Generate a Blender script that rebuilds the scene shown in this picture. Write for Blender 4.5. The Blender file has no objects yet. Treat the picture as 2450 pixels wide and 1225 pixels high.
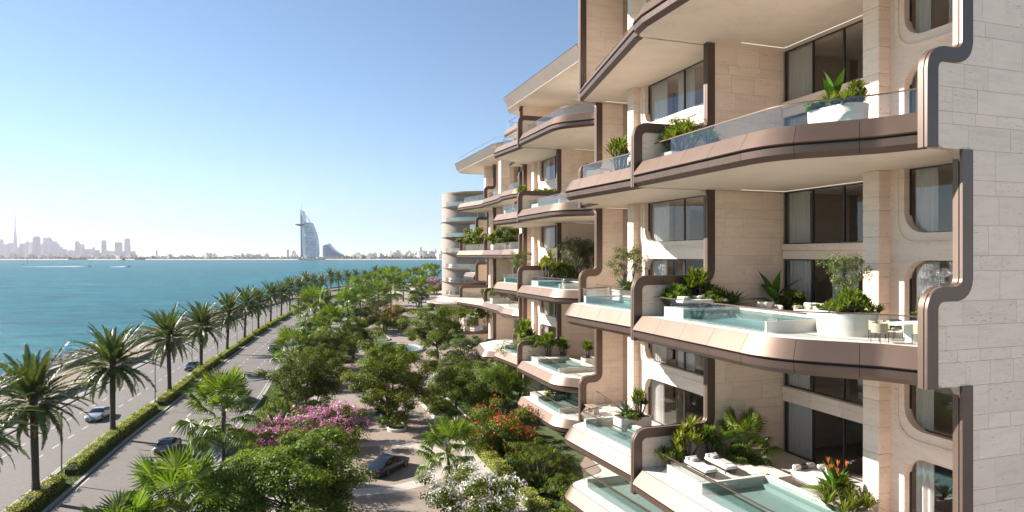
import bpy, math, random
import numpy as np
from mathutils import Vector, Matrix, Euler

SC = bpy.context.scene
COL = SC.collection
R = math.radians
rnd = random.Random(11)
npr = np.random.RandomState(5)

# ------------------------------------------------------------------ camera, sky, sun, exposure
HC = 21.0
FPX = 1550.0
cam_d = bpy.data.cameras.new("camera")
cam = bpy.data.objects.new("camera", cam_d)
COL.objects.link(cam)
cam.location = (0, 0, HC)
cam.rotation_euler = (R(90), 0, 0)
cam_d.sensor_width = 36.0
cam_d.lens = 36.0 * FPX / 2450.0
cam_d.clip_start = 0.5
cam_d.clip_end = 60000
SC.camera = cam

SUN_AZ, SUN_EL = -72.5, 29.0          # azimuth from +Y towards +X
world = bpy.data.worlds.new("World")
SC.world = world
world.use_nodes = True
wn = world.node_tree
for n in list(wn.nodes):
    wn.nodes.remove(n)
w_out = wn.nodes.new("ShaderNodeOutputWorld")
w_bg = wn.nodes.new("ShaderNodeBackground")
w_sky = wn.nodes.new("ShaderNodeTexSky")
w_sky.sky_type = 'NISHITA'
w_sky.sun_disc = False
w_sky.sun_elevation = R(SUN_EL)
w_sky.sun_rotation = R(SUN_AZ)
w_sky.altitude = 3000
w_sky.air_density = 1.0
w_sky.dust_density = 0.25
w_sky.ozone_density = 2.2
w_bg.inputs['Strength'].default_value = 0.054
w_tint = wn.nodes.new("ShaderNodeMix")
w_tint.data_type = 'RGBA'
w_tint.blend_type = 'MULTIPLY'
w_tint.inputs[0].default_value = 1.0
w_tint.inputs[7].default_value = (.92, 1.03, .985, 1)
wn.links.new(w_sky.outputs[0], w_tint.inputs[6])
wn.links.new(w_tint.outputs[2], w_bg.inputs[0])
wn.links.new(w_bg.outputs[0], w_out.inputs[0])

sun_d = bpy.data.lights.new("sun", 'SUN')
sun_d.energy = 4.1
sun_d.angle = R(0.53)
sun_d.color = (1.0, 0.93, 0.84)
sun = bpy.data.objects.new("sun", sun_d)
COL.objects.link(sun)
_dir = Vector((math.sin(R(SUN_AZ)) * math.cos(R(SUN_EL)), math.cos(R(SUN_AZ)) * math.cos(R(SUN_EL)), math.sin(R(SUN_EL))))
sun.rotation_euler = (-_dir).to_track_quat('-Z', 'Y').to_euler()
sun.location = (-60, 20, 80)

SC.view_settings.view_transform = 'Standard'
SC.view_settings.look = 'None'
SC.view_settings.gamma = 1
SC.view_settings.use_curve_mapping = False
SC.view_settings.exposure = 1.85
SC.cycles.use_denoising = True
SC.cycles.max_bounces = 8
SC.cycles.diffuse_bounces = 5
SC.cycles.glossy_bounces = 3
SC.cycles.transmission_bounces = 4
SC.cycles.transparent_max_bounces = 12
SC.cycles.volume_bounces = 0
SC.cycles.caustics_reflective = False
SC.cycles.caustics_refractive = False

# ------------------------------------------------------------------ helpers
ORD = ("first second third fourth fifth sixth seventh eighth ninth tenth eleventh twelfth thirteenth fourteenth fifteenth sixteenth "
       "seventeenth eighteenth nineteenth twentieth").split()
TENS = {20: "twenty", 30: "thirty", 40: "forty", 50: "fifty", 60: "sixty"}
TENO = {20: "twentieth", 30: "thirtieth", 40: "fortieth", 50: "fiftieth", 60: "sixtieth"}
def ordn(i):
    if i <= 20: return ORD[i - 1]
    t, u = i // 10 * 10, i % 10
    return TENO[t] if u == 0 else TENS[t] + "-" + ORD[u - 1]

def G(u, v, z=0.0):
    """world point at height z seen at photo pixel (u, v)"""
    y = (HC - z) * FPX / (v - 612.5)
    return ((u - 1225.0) / FPX * y, y, z)

TH = math.atan2(.321, .947)
BX, BY = math.cos(TH), math.sin(TH)      # inland axis of the building (d)
AX, AY = -BY, BX                         # axis along the facade, away from the viewer (s)
def W(d, s, z=0.0):
    return (BX * d + AX * s, BY * d + AY * s, z)
def DS(x, y):
    return (BX * x + BY * y, AX * x + AY * y)
def DU(u, s):
    """inland distance d of the point on the line s = const that the photo shows in column u"""
    t = (u - 1225.0) / FPX
    return s * (AY * t - AX) / (BX - BY * t)

def link(o, parent=None):
    COL.objects.link(o)
    if parent is not None: o.parent = parent
    return o

def tag(o, label=None, cat=None, group=None, kind=None):
    if label: o["label"] = label
    if cat: o["category"] = cat
    if group: o["group"] = group
    if kind: o["kind"] = kind
    return o

def thing(name, label, cat, loc=(0, 0, 0), rz=0.0, group=None):
    o = bpy.data.objects.new(name, None)
    o.empty_display_size = 0.2
    o.location = loc
    o.rotation_euler = (0, 0, rz)
    link(o)
    return tag(o, label, cat, group)

def O(name, me, parent=None, loc=(0, 0, 0), rot=(0, 0, 0), sc=(1, 1, 1)):
    o = bpy.data.objects.new(name, me)
    o.location = loc
    o.rotation_euler = rot
    o.scale = sc if not isinstance(sc, (int, float)) else (sc, sc, sc)
    return link(o, parent)

class MB:
    """collects faces for one mesh"""
    def __init__(self, off=(0, 0, 0)):
        self.v = []; self.f = []; self.m = []; self.off = off
    def add(self, vs, fs, mi=0):
        b = len(self.v)
        ox, oy, oz = self.off
        self.v += [(x - ox, y - oy, z - oz) for x, y, z in vs]
        self.f += [tuple(i + b for i in f) for f in fs]
        self.m += [mi] * len(fs)
    def box(self, x0, x1, y0, y1, z0, z1, mi=0):
        vs = [(x0, y0, z0), (x1, y0, z0), (x1, y1, z0), (x0, y1, z0), (x0, y0, z1), (x1, y0, z1), (x1, y1, z1), (x0, y1, z1)]
        self.add(vs, [(3, 2, 1, 0), (4, 5, 6, 7), (0, 1, 5, 4), (1, 2, 6, 5), (2, 3, 7, 6), (3, 0, 4, 7)], mi)
    def rbox(self, x0, x1, y0, y1, z0, z1, r=0.03, mi=0):
        """box with chamfered vertical and top edges"""
        r = min(r, (x1 - x0) / 2.1, (y1 - y0) / 2.1, (z1 - z0) / 2.1)
        def ring(i, z):
            a, b, c, d = x0 + i, x1 - i, y0 + i, y1 - i
            return [(a + r, c, z), (b - r, c, z), (b, c + r, z), (b, d - r, z), (b - r, d, z), (a + r, d, z), (a, d - r, z), (a, c + r, z)]
        rings = [ring(r * .6, z0), ring(0, z0 + r), ring(0, z1 - r), ring(r * .4, z1 - r * .3), ring(r, z1)]
        self.loft(rings, closed=True, caps=True, mi=mi)
    def poly(self, pts, mi=0):
        self.add(pts, [tuple(range(len(pts)))], mi)
    def prism(self, pl, z0, z1, ms=0, mt=None, mb=None):
        """vertical prism over a 2-D outline"""
        a = sum(pl[i][0] * pl[(i + 1) % len(pl)][1] - pl[(i + 1) % len(pl)][0] * pl[i][1] for i in range(len(pl)))
        if a < 0: pl = pl[::-1]
        n = len(pl)
        mt = ms if mt is None else mt
        mb = ms if mb is None else mb
        self.add([(x, y, z0) for x, y in pl] + [(x, y, z1) for x, y in pl], [(i, (i + 1) % n, n + (i + 1) % n, n + i) for i in range(n)], ms)
        self.add([(x, y, z1) for x, y in pl], [tuple(range(n))], mt)
        self.add([(x, y, z0) for x, y in pl], [tuple(range(n - 1, -1, -1))], mb)
    def loft(self, rings, closed=True, caps=False, mi=0):
        n = len(rings[0])
        vs = [p for r in rings for p in r]
        fs = []
        m = n if closed else n - 1
        for k in range(len(rings) - 1):
            for i in range(m):
                j = (i + 1) % n
                fs.append((k * n + i, k * n + j, (k + 1) * n + j, (k + 1) * n + i))
        if caps:
            fs.append(tuple(range(n - 1, -1, -1)))
            fs.append(tuple((len(rings) - 1) * n + i for i in range(n)))
        self.add(vs, fs, mi)
    def tube(self, pts, rad, n=6, mi=0, caps=True):
        if not isinstance(rad, (list, tuple)): rad = [rad] * len(pts)
        P = [Vector(p) for p in pts]
        rings = []
        up = Vector((0, 0, 1))
        for i, p in enumerate(P):
            t = (P[min(i + 1, len(P) - 1)] - P[max(i - 1, 0)])
            if t.length < 1e-9: t = Vector((0, 0, 1))
            t.normalize()
            a = t.cross(up)
            if a.length < .05: a = t.cross(Vector((1, 0, 0)))
            a.normalize(); b = t.cross(a)
            rings.append([tuple(p + rad[i] * (math.cos(2 * math.pi * k / n) * a - math.sin(2 * math.pi * k / n) * b)) for k in range(n)])
        self.loft(rings, True, caps, mi)
    def lathe(self, prof, n=16, cx=0, cy=0, mi=0, caps=True):
        rings = [[(cx + r * math.cos(2 * math.pi * k / n), cy + r * math.sin(2 * math.pi * k / n), z) for k in range(n)] for r, z in prof]
        self.loft(rings, True, caps, mi)
    def mesh(self, name, mats, smooth=False):
        me = bpy.data.meshes.new(name)
        me.from_pydata(self.v, [], self.f)
        for m in (mats if isinstance(mats, (list, tuple)) else [mats]):
            me.materials.append(m)
        if len(me.materials) > 1: me.polygons.foreach_set("material_index", self.m)
        if smooth: me.polygons.foreach_set("use_smooth", [True] * len(self.f))
        if smooth == 'auto':
            me.polygons.foreach_set("use_smooth", [True] * len(self.f))
            me.set_sharp_from_angle(angle=R(35))
        me.update()
        return me
    def build(self, name, mats, parent=None, smooth=False, **kw):
        return O(name, self.mesh(name, mats, smooth), parent, **kw)

def fillet(pts, rads, n=5):
    """polyline with rounded corners; every corner gives n+1 points (or 1 when its radius is 0)"""
    out = []
    for i, p in enumerate(pts):
        r = rads[i] if isinstance(rads, (list, tuple)) else rads
        if i in (0, len(pts) - 1) or r <= 0:
            out.append(tuple(p)); continue
        P, A, B = Vector(p), Vector(pts[i - 1]), Vector(pts[i + 1])
        u, w = (A - P), (B - P)
        lu, lw = u.length, w.length
        u.normalize(); w.normalize()
        ang = u.angle(w)
        t = min(r / math.tan(ang / 2), lu * .49, lw * .49)
        a, b = P + u * t, P + w * t
        for k in range(n + 1):
            q = k / n
            out.append(tuple((1 - q) ** 2 * a + 2 * q * (1 - q) * (P * .82 + (a + b) * .09) + q * q * b))
    return out

def resample(pl, step):
    out = [pl[0]]
    for a, b in zip(pl[:-1], pl[1:]):
        L = math.dist(a, b)
        k = max(1, int(math.ceil(L / step)))
        for i in range(1, k + 1):
            out.append((a[0] + (b[0] - a[0]) * i / k, a[1] + (b[1] - a[1]) * i / k))
    return out

def offset(pl, o):
    """moves an open outline (near to far) outwards by o"""
    out = []
    for i, p in enumerate(pl):
        n = Vector((0, 0))
        for a, b in ((i - 1, i), (i, i + 1)):
            if a >= 0 and b < len(pl):
                t = Vector(pl[b]) - Vector(pl[a])
                if t.length > 1e-9:
                    t.normalize(); n += Vector((-t.y, t.x))
        n.normalize()
        out.append((p[0] + n.x * o, p[1] + n.y * o))
    return out

def cumlen(pl):
    L = [0]
    for a, b in zip(pl[:-1], pl[1:]): L.append(L[-1] + math.dist(a, b))
    return L

def cut(pl, t0, t1):
    """the piece of a polyline between two lengths along it"""
    L = cumlen(pl)
    def at(t):
        for i in range(len(pl) - 1):
            if t <= L[i + 1] or i == len(pl) - 2:
                q = (t - L[i]) / max(1e-9, L[i + 1] - L[i])
                return (pl[i][0] + (pl[i + 1][0] - pl[i][0]) * q, pl[i][1] + (pl[i + 1][1] - pl[i][1]) * q)
    return [at(t0)] + [p for p, l in zip(pl, L) if t0 + .01 < l < t1 - .01] + [at(t1)]

def np_mesh(name, V, F, mat, smooth=False):
    """V (n,3); F (m,k) faces of equal size"""
    V = np.asarray(V, dtype=np.float32); F = np.asarray(F, dtype=np.int32)
    me = bpy.data.meshes.new(name)
    m, k = F.shape
    me.vertices.add(len(V)); me.vertices.foreach_set("co", V.ravel())
    me.loops.add(m * k); me.loops.foreach_set("vertex_index", F.ravel())
    me.polygons.add(m)
    me.polygons.foreach_set("loop_start", np.arange(0, m * k, k, dtype=np.int32))
    if smooth: me.polygons.foreach_set("use_smooth", np.ones(m, dtype=bool))
    me.materials.append(mat)
    me.update(calc_edges=True)
    return me

# ------------------------------------------------------------------ materials
class NT:
    def __init__(self, name):
        self.mat = bpy.data.materials.new(name)
        self.mat.use_nodes = True
        self.t = self.mat.node_tree
        for n in list(self.t.nodes): self.t.nodes.remove(n)
        self.out = self.n("ShaderNodeOutputMaterial")
    def n(self, typ, inp=None, **kw):
        nd = self.t.nodes.new(typ)
        for k, v in kw.items(): setattr(nd, k, v)
        for k, v in (inp or {}).items(): self.set(nd.inputs[k], v)
        return nd
    def set(self, sock, v):
        if hasattr(v, "is_output") or isinstance(v, bpy.types.NodeSocket): self.t.links.new(v, sock)
        else: sock.default_value = v
    def coords(self, kind="Object", scale=(1, 1, 1), rot=(0, 0, 0)):
        tc = self.n("ShaderNodeTexCoord")
        mp = self.n("ShaderNodeMapping", {"Vector": tc.outputs[kind], "Scale": scale, "Rotation": rot})
        return mp.outputs[0]
    def noise(self, vec, scale, detail=4, rough=.55, dist=0.0):
        return self.n("ShaderNodeTexNoise", {"Vector": vec, "Scale": scale, "Detail": detail, "Roughness": rough, "Distortion": dist}).outputs["Fac"]
    def ramp(self, fac, stops):
        r = self.n("ShaderNodeValToRGB", {"Fac": fac})
        el = r.color_ramp.elements
        el[0].position, el[0].color = stops[0][0], c4(stops[0][1])
        el[1].position, el[1].color = stops[-1][0], c4(stops[-1][1])
        for p, c in stops[1:-1]:
            e = el.new(p); e.color = c4(c)
        return r.outputs[0]
    def mix(self, fac, a, b, mode='MIX'):
        m = self.n("ShaderNodeMix", data_type='RGBA', blend_type=mode)
        self.set(m.inputs[0], fac); self.set(m.inputs[6], a if isinstance(a, bpy.types.NodeSocket) else c4(a))
        self.set(m.inputs[7], b if isinstance(b, bpy.types.NodeSocket) else c4(b))
        return m.outputs[2]
    def math(self, op, a, b=0.0):
        m = self.n("ShaderNodeMath", operation=op)
        self.set(m.inputs[0], a); self.set(m.inputs[1], b)
        return m.outputs[0]
    def bump(self, h, strength=.3, dist=.02):
        return self.n("ShaderNodeBump", {"Height": h, "Strength": strength, "Distance": dist}).outputs[0]
    def pbsdf(self, col, rough=.5, metal=0.0, spec=.5, normal=None, **kw):
        p = self.n("ShaderNodeBsdfPrincipled")
        self.set(p.inputs["Base Color"], col if isinstance(col, bpy.types.NodeSocket) else c4(col))
        self.set(p.inputs["Roughness"], rough); self.set(p.inputs["Metallic"], metal); self.set(p.inputs["Specular IOR Level"], spec)
        if normal is not None: self.set(p.inputs["Normal"], normal)
        for k, v in kw.items(): self.set(p.inputs[k], v)
        return p.outputs[0]
    def done(self, sh):
        self.t.links.new(sh, self.out.inputs["Surface"])
        return self.mat

def c4(c):
    if isinstance(c, (int, float)): return (c, c, c, 1)
    return (c[0], c[1], c[2], 1) if len(c) == 3 else c

def m_plain(name, col, rough=.5, metal=0.0, spec=.5, var=.06, nscale=3.0, bump=0.0):
    t = NT(name)
    v = t.coords()
    n = t.noise(v, nscale, 5, .6)
    lo = tuple(max(0, c * (1 - var)) for c in col); hi = tuple(min(1, c * (1 + var)) for c in col)
    colr = t.mix(n, lo, hi)
    oi = t.n("ShaderNodeObjectInfo")
    rr = t.math('ADD', t.math('MULTIPLY', oi.outputs["Random"], .12), .94)
    colr = t.mix(1.0, colr, t.n("ShaderNodeCombineColor", {0: rr, 1: rr, 2: rr}).outputs[0], 'MULTIPLY')
    nm = t.bump(t.noise(v, nscale * 12, 3), bump, .01) if bump else None
    return t.done(t.pbsdf(colr, rough, metal, spec, nm))

def m_travertine(name, base, rough=.6, pits=.75, tint=.10, stretch=7.0):
    t = NT(name)
    v = t.coords("Object", (1, 1, stretch))
    oi = t.n("ShaderNodeObjectInfo")
    sh = t.n("ShaderNodeVectorMath", operation='SCALE')
    t.set(sh.inputs[0], (13.0, 7.0, 29.0)); t.set(sh.inputs[3], oi.outputs["Random"])
    va = t.n("ShaderNodeVectorMath", {0: v, 1: sh.outputs[0]}, operation='ADD').outputs[0]
    band = t.noise(va, .55, 6, .62, .3)
    fine = t.noise(va, 3.2, 5, .65)
    d = tuple(c * .88 for c in base); l = tuple(min(1, c * 1.05) for c in base)
    col = t.ramp(band, [(.30, d), (.5, base), (.72, l)])
    col = t.mix(t.math('MULTIPLY', fine, .35), col, tuple(c * .84 for c in base))
    pitn = t.noise(va, 3.4, 4, .75)
    pitm = t.noise(va, .35, 2, .5)
    p = t.math('MULTIPLY', t.ramp(pitn, [(.60, 0.0), (.66, 1.0)]), t.ramp(pitm, [(.40, .0), (.55, 1.0)]))
    col = t.mix(t.math('MULTIPLY', p, pits), col, (.13, .09, .065))
    rr = t.math('ADD', t.math('MULTIPLY', oi.outputs["Random"], 2 * tint), 1 - tint)
    col = t.mix(1.0, col, t.n("ShaderNodeCombineColor", {0: rr, 1: rr, 2: rr}).outputs[0], 'MULTIPLY')
    nm = t.bump(t.math('SUBTRACT', fine, p), .25, .012)
    return t.done(t.pbsdf(col, rough, 0, .35, nm))

def m_metal(name, col, rough=.35, metal=.85):
    t = NT(name)
    v = t.coords("Object", (1, 1, 1))
    n = t.noise(v, 1.1, 3, .5)
    c = t.mix(n, tuple(x * .86 for x in col), tuple(min(1, x * 1.14) for x in col))
    oi = t.n("ShaderNodeObjectInfo")
    rr = t.math('ADD', t.math('MULTIPLY', oi.outputs["Random"], .08), .96)
    c = t.mix(1.0, c, t.n("ShaderNodeCombineColor", {0: rr, 1: rr, 2: rr}).outputs[0], 'MULTIPLY')
    rg = t.math('ADD', t.math('MULTIPLY', t.noise(v, 22, 3), .08), rough - .04)
    return t.done(t.pbsdf(c, rg, metal, .5))

def m_leaf(name, cols, trans=.25, rough=.5, spec=.16, tcol=None, clump=.0):
    """leaves whose colour varies from leaf to leaf"""
    t = NT(name)
    g = t.n("ShaderNodeNewGeometry")
    k = len(cols)
    col = t.ramp(g.outputs["Random Per Island"], [(i / (k - 1), c) for i, c in enumerate(cols)])
    oi = t.n("ShaderNodeObjectInfo")
    hs = t.n("ShaderNodeHueSaturation", {"Color": col})
    t.set(hs.inputs["Hue"], t.math('ADD', t.math('MULTIPLY', oi.outputs["Random"], .03), .485))
    t.set(hs.inputs["Value"], t.math('ADD', t.math('MULTIPLY', oi.outputs["Random"], .3), .85))
    col = hs.outputs[0]
    p = t.pbsdf(col, rough, 0, spec)
    tr = t.n("ShaderNodeBsdfTranslucent")
    t.set(tr.inputs[0], t.mix(1.0, col, c4(tcol or (1.5, 1.5, .55)), 'MULTIPLY'))
    mx = t.n("ShaderNodeMixShader", {0: trans, 1: p, 2: tr.outputs[0]})
    return t.done(mx.outputs[0])

def m_glass(name, tint, refl=1.0, rough=.0, ior=1.5, base=0.0):
    t = NT(name)
    tr = t.n("ShaderNodeBsdfTransparent"); tr.inputs[0].default_value = c4(tint)
    gl = t.n("ShaderNodeBsdfGlossy"); gl.inputs[0].default_value = (1, 1, 1, 1); gl.inputs["Roughness"].default_value = rough
    bf = t.n("ShaderNodeNewGeometry").outputs["Backfacing"]
    fr = t.n("ShaderNodeFresnel", {"IOR": t.math('ADD', t.math('MULTIPLY', bf, 1.0 / ior - ior), ior)})
    f = t.math('MINIMUM', t.math('ADD', t.math('MULTIPLY', fr.outputs[0], refl), base), 1.0)
    mx = t.n("ShaderNodeMixShader", {0: f, 1: tr.outputs[0], 2: gl.outputs[0]})
    return t.done(mx.outputs[0])

M = {}
M['stone'] = m_travertine("travertine_panel", (.84, .665, .54), tint=.055)
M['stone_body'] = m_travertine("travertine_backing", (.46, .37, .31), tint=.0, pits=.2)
M['soffit'] = m_travertine("travertine_soffit", (.80, .70, .60), pits=.12, tint=.02, stretch=2.0)
M['deck'] = m_travertine("terrace_stone", (.68, .625, .565), pits=.10, tint=.03, stretch=1.0, rough=.5)
M['whitestone'] = m_travertine("white_stone", (.60, .55, .50), pits=.2, tint=.03)
M['champagne'] = m_metal("champagne_bronze", (.155, .105, .080), .42, .62)
M['bronze'] = m_metal("dark_bronze", (.115, .078, .063), .42, .5)
M['edge'] = m_metal("edge_bronze", (.105, .070, .050), .5, .35)
M['gap'] = m_plain("shadow_gap", (.022, .017, .014), .8)
M['frame'] = m_plain("window_frame", (.035, .032, .03), .45)
M['rail'] = m_glass("balustrade_glass", (.85, .905, .895), .9, 0, 1.5, .055)
M['pane'] = m_glass("window_glass", (.84, .84, .83), 1.0, 0, 1.5, .02)
M['water'] = m_glass("pool_water", (.68, .80, .79), 1.0, .01, 1.33, 0)
M['poolwall'] = m_glass("pool_glass_wall", (.42, .70, .72), 1.0, 0, 1.5, .03)
M['pooltile'] = m_plain("pool_tile", (.34, .385, .37), .5, var=.12, nscale=1.2)
M['room'] = m_plain("room_wall", (.70, .62, .55), .8)
M['roomfloor'] = m_plain("room_floor", (.22, .18, .15), .5)
M['curtain'] = m_plain("curtain_cloth", (.62, .59, .56), .9)
M['cove'] = None
def m_emit(name, col, s):
    t = NT(name)
    e = t.n("ShaderNodeEmission"); e.inputs[0].default_value = c4(col); e.inputs[1].default_value = s
    return t.done(e.outputs[0])
M['cove'] = m_emit("cove_light", (1, .86, .70), .32)
M['fabric'] = m_plain("cream_fabric", (.72, .68, .62), .9, spec=.2, bump=.15, nscale=6)
M['cushion'] = m_plain("grey_cushion", (.42, .40, .385), .9, spec=.2, bump=.15, nscale=6)
M['darkcushion'] = m_plain("brown_cushion", (.13, .11, .10), .9, spec=.2)
M['olivefab'] = m_plain("olive_fabric", (.33, .31, .22), .9, spec=.2)
M['darkmetal'] = m_plain("dark_metal", (.05, .045, .042), .4, .6)
M['wood'] = m_plain("teak", (.30, .215, .15), .6, var=.2, nscale=7)
M['rug'] = m_plain("woven_rug", (.30, .27, .245), .95, var=.15, nscale=18)
M['soil'] = m_plain("soil", (.05, .038, .028), .95, var=.3)
M['white'] = m_plain("white_paint", (.80, .79, .77), .45)
M['bark'] = m_plain("bark", (.105, .082, .066), .9, var=.4, nscale=5, bump=.5)
M['palmbark'] = m_plain("palm_bark", (.085, .066, .054), .95, var=.45, nscale=4, bump=.6)
M['petiole'] = m_plain("leaf_stalk", (.24, .25, .09), .6)
M['leaf_broad'] = m_leaf("broad_leaves", [(.044, .072, .010), (.105, .148, .018), (.195, .24, .038)], .42)
M['leaf_dark'] = m_leaf("dark_leaves", [(.038, .060, .010), (.080, .112, .016), (.15, .19, .030)], .40)
M['leaf_olive'] = m_leaf("olive_leaves", [(.06, .085, .03), (.11, .145, .05), (.17, .20, .08)], .25)
M['leaf_bright'] = m_leaf("bright_leaves", [(.055, .088, .012), (.11, .155, .02), (.19, .24, .042)], .40)
M['leaf_yellow'] = m_leaf("yellow_green_leaves", [(.10, .14, .02), (.20, .22, .03), (.34, .31, .05)], .3)
M['leaf_hedge'] = m_leaf("hedge_leaves", [(.17, .20, .03), (.30, .33, .055), (.44, .45, .11)], .28)
M['leaf_agave'] = m_leaf("agave_leaves", [(.05, .085, .06), (.085, .13, .09), (.14, .18, .13)], .08, .5)
M['leaf_banana'] = m_leaf("banana_leaves", [(.03, .085, .015), (.06, .13, .02), (.10, .19, .03)], .25, .35)
M['frond'] = m_leaf("date_palm_leaflets", [(.045, .075, .026), (.085, .122, .040), (.14, .18, .065)], .22, .42, .25, (1.5, 1.4, .5))
M['dryfrond'] = m_leaf("dry_palm_leaflets", [(.10, .075, .045), (.16, .12, .07), (.22, .17, .10)], .15)
M['fan'] = m_leaf("fan_palm_leaf", [(.06, .10, .012), (.11, .165, .02), (.19, .25, .04)], .32, .38, .28)
M['grass'] = m_leaf("grass_blades", [(.05, .095, .015), (.10, .16, .022), (.17, .235, .04)], .25)
M['pink'] = m_leaf("pink_petals", [(.40, .14, .26), (.52, .25, .38), (.64, .42, .52)], .3, tcol=(1.2, .8, 1.0))
M['whitefl'] = m_leaf("white_petals", [(.62, .60, .52), (.76, .74, .68), (.85, .84, .80)], .2, tcol=(1, 1, .9))
M['redfl'] = m_leaf("red_petals", [(.40, .06, .03), (.50, .11, .05), (.58, .2, .1)], .2, tcol=(1.2, .7, .5))
M['orangefl'] = m_leaf("orange_bracts", [(.45, .12, .03), (.60, .20, .06)], .2, tcol=(1.2, .8, .5))
M['towerglass'] = m_plain("tower_glass", (.16, .19, .20), .12)
# ------------------------------------------------------------------ the setting: sea, land, road
def m_sea():
    t = NT("sea_water")
    v = t.coords("Object", (1, 1, 1))
    big = t.noise(t.coords("Object", (.004, .02, 1)), 1.0, 5, .6, .6)
    mid = t.noise(t.coords("Object", (.05, .11, 1)), 1.0, 5, .65, .4)
    col = t.ramp(big, [(.32, (.010, .118, .142)), (.55, (.016, .150, .174)), (.72, (.030, .198, .220))])
    col = t.mix(t.ramp(mid, [(.40, 0.0), (.66, .9)]), col, (.006, .064, .088))
    h = t.math('ADD', t.noise(t.coords("Object", (.35, .9, 1)), 1.0, 6, .65, .3), t.math('MULTIPLY', mid, 1.4))
    nm = t.bump(h, 1.0, .6)
    df = t.n("ShaderNodeBsdfDiffuse", {"Color": col, "Normal": nm}).outputs[0]
    gl = t.n("ShaderNodeBsdfGlossy", {"Color": (1, 1, 1, 1), "Roughness": .22, "Normal": nm}).outputs[0]
    lw = t.n("ShaderNodeFresnel", {"IOR": 1.33, "Normal": nm}).outputs[0]
    f = t.math('MINIMUM', t.math('MULTIPLY', lw, .6), .26)
    return t.done(t.n("ShaderNodeMixShader", {0: f, 1: df, 2: gl}).outputs[0])
M['sea'] = m_sea()

def m_paving(name, base, joint, bw, bh, rot=0.0, contrast=.12, off=.5, mortar=.012, rough=.75, wear=.10):
    t = NT(name)
    v = t.coords("Object", (1, 1, 1), (0, 0, rot))
    br = t.n("ShaderNodeTexBrick", {"Vector": v, "Scale": 1.0, "Mortar Size": mortar, "Mortar Smooth": .4, "Bias": 0.0,
                                    "Brick Width": bw, "Row Height": bh, "Color1": c4(tuple(c * (1 - contrast) for c in base)),
                                    "Color2": c4(tuple(c * (1 + contrast) for c in base)), "Mortar": c4(joint)}, offset=off)
    n = t.noise(t.coords("Object", (.25, .12, 1), (0, 0, rot)), 1.0, 6, .65)
    n2 = t.noise(v, 3.5, 4, .7)
    col = t.mix(t.math('MULTIPLY', t.ramp(n, [(.35, 0.0), (.75, 1.0)]), wear * 2), br.outputs[0], tuple(c * .62 for c in base))
    col = t.mix(t.math('MULTIPLY', n2, wear * 1.5), col, tuple(c * 1.2 for c in base))
    nm = t.bump(br.outputs["Fac"], -.25, .01)
    return t.done(t.pbsdf(col, rough, 0, .3, nm))
RROT = R(-15)
M['road'] = m_paving("road_pavers", (.175, .155, .141), (.11, .096, .086), .42, .21, RROT, .10, wear=.16)
M['sidewalk'] = m_paving("sidewalk_slabs", (.30, .27, .245), (.2, .18, .165), 1.2, .6, RROT, .06)
M['drive'] = m_paving("driveway_setts", (.29, .235, .195), (.19, .155, .13), .36, .18, -TH, .12)
M['ringpave'] = m_paving("pale_granite_setts", (.46, .415, .38), (.33, .295, .27), .7, .35, 0, .08)
M['pathpave'] = m_paving("pale_path_slabs", (.42, .385, .355), (.27, .245, .225), 2.4, 1.2, -TH, .06)
M['lawnsoil'] = m_plain("lawn_soil", (.06, .085, .022), .95, var=.45, nscale=1.5)
M['sand'] = m_plain("sand", (.22, .16, .118), .9, var=.12, nscale=.8)
M['kerb'] = m_plain("kerb_stone", (.30, .28, .265), .8, var=.1)
M['darkkerb'] = m_plain("dark_kerb", (.16, .145, .135), .8, var=.15)
M['parapet'] = m_plain("parapet_stone", (.22, .175, .145), .8, var=.12)
M['coping'] = m_plain("coping_stone", (.36, .33, .305), .7)
M['paint'] = m_plain("road_paint", (.46, .45, .43), .6, var=.08)
M['rock'] = m_plain("dark_rock", (.032, .029, .031), .85, var=.45, nscale=2.2, bump=.5)
M['farsand'] = m_plain("far_beach", (.62, .55, .48), .9)
M['farland'] = m_plain("far_land", (.30, .28, .22), .9, var=.3, nscale=.004)

def catmull(P, step=2.0):
    P = [Vector(p) for p in P]
    out = []
    for i in range(1, len(P) - 2):
        p0, p1, p2, p3 = P[i - 1:i + 3]
        n = max(2, int((p2 - p1).length / step))
        for k in range(n):
            q = k / n
            out.append(.5 * ((2 * p1) + (-p0 + p2) * q + (2 * p0 - 5 * p1 + 4 * p2 - p3) * q * q + (-p0 + 3 * p1 - 3 * p2 + p3) * q ** 3))
    out.append(P[-2])
    return out
ROADP = [(-8, -140), (-14, -60), (-24.5, -5), (-35.3, 36), (-40.4, 55.4), (-45.5, 74.3), (-50.6, 96.3), (-55.9, 117), (-60.7, 138.5), (-65, 158),
         (-69, 177), (-72.8, 196), (-76, 214), (-79.4, 232.5), (-84, 262), (-88.6, 301), (-91.3, 339), (-91, 385), (-86, 430), (-75, 478), (-55, 520), (-24, 552),
         (25, 580), (100, 610), (260, 660), (600, 740), (900, 800)]
_rp = catmull(ROADP)
RL = [0.0]
for a, b in zip(_rp[:-1], _rp[1:]): RL.append(RL[-1] + (b - a).length)
RL = np.array(RL); RXY = np.array([(p.x, p.y) for p in _rp])
def road(t, off=0.0):
    """point at length t along the median, off metres to the sea side"""
    x = np.interp(t, RL, RXY[:, 0]); y = np.interp(t, RL, RXY[:, 1])
    x2 = np.interp(t + 1.5, RL, RXY[:, 0]); y2 = np.interp(t + 1.5, RL, RXY[:, 1])
    x1 = np.interp(t - 1.5, RL, RXY[:, 0]); y1 = np.interp(t - 1.5, RL, RXY[:, 1])
    tx, ty = x2 - x1, y2 - y1
    l = math.hypot(tx, ty) or 1
    return x - ty / l * off, y + tx / l * off
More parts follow.
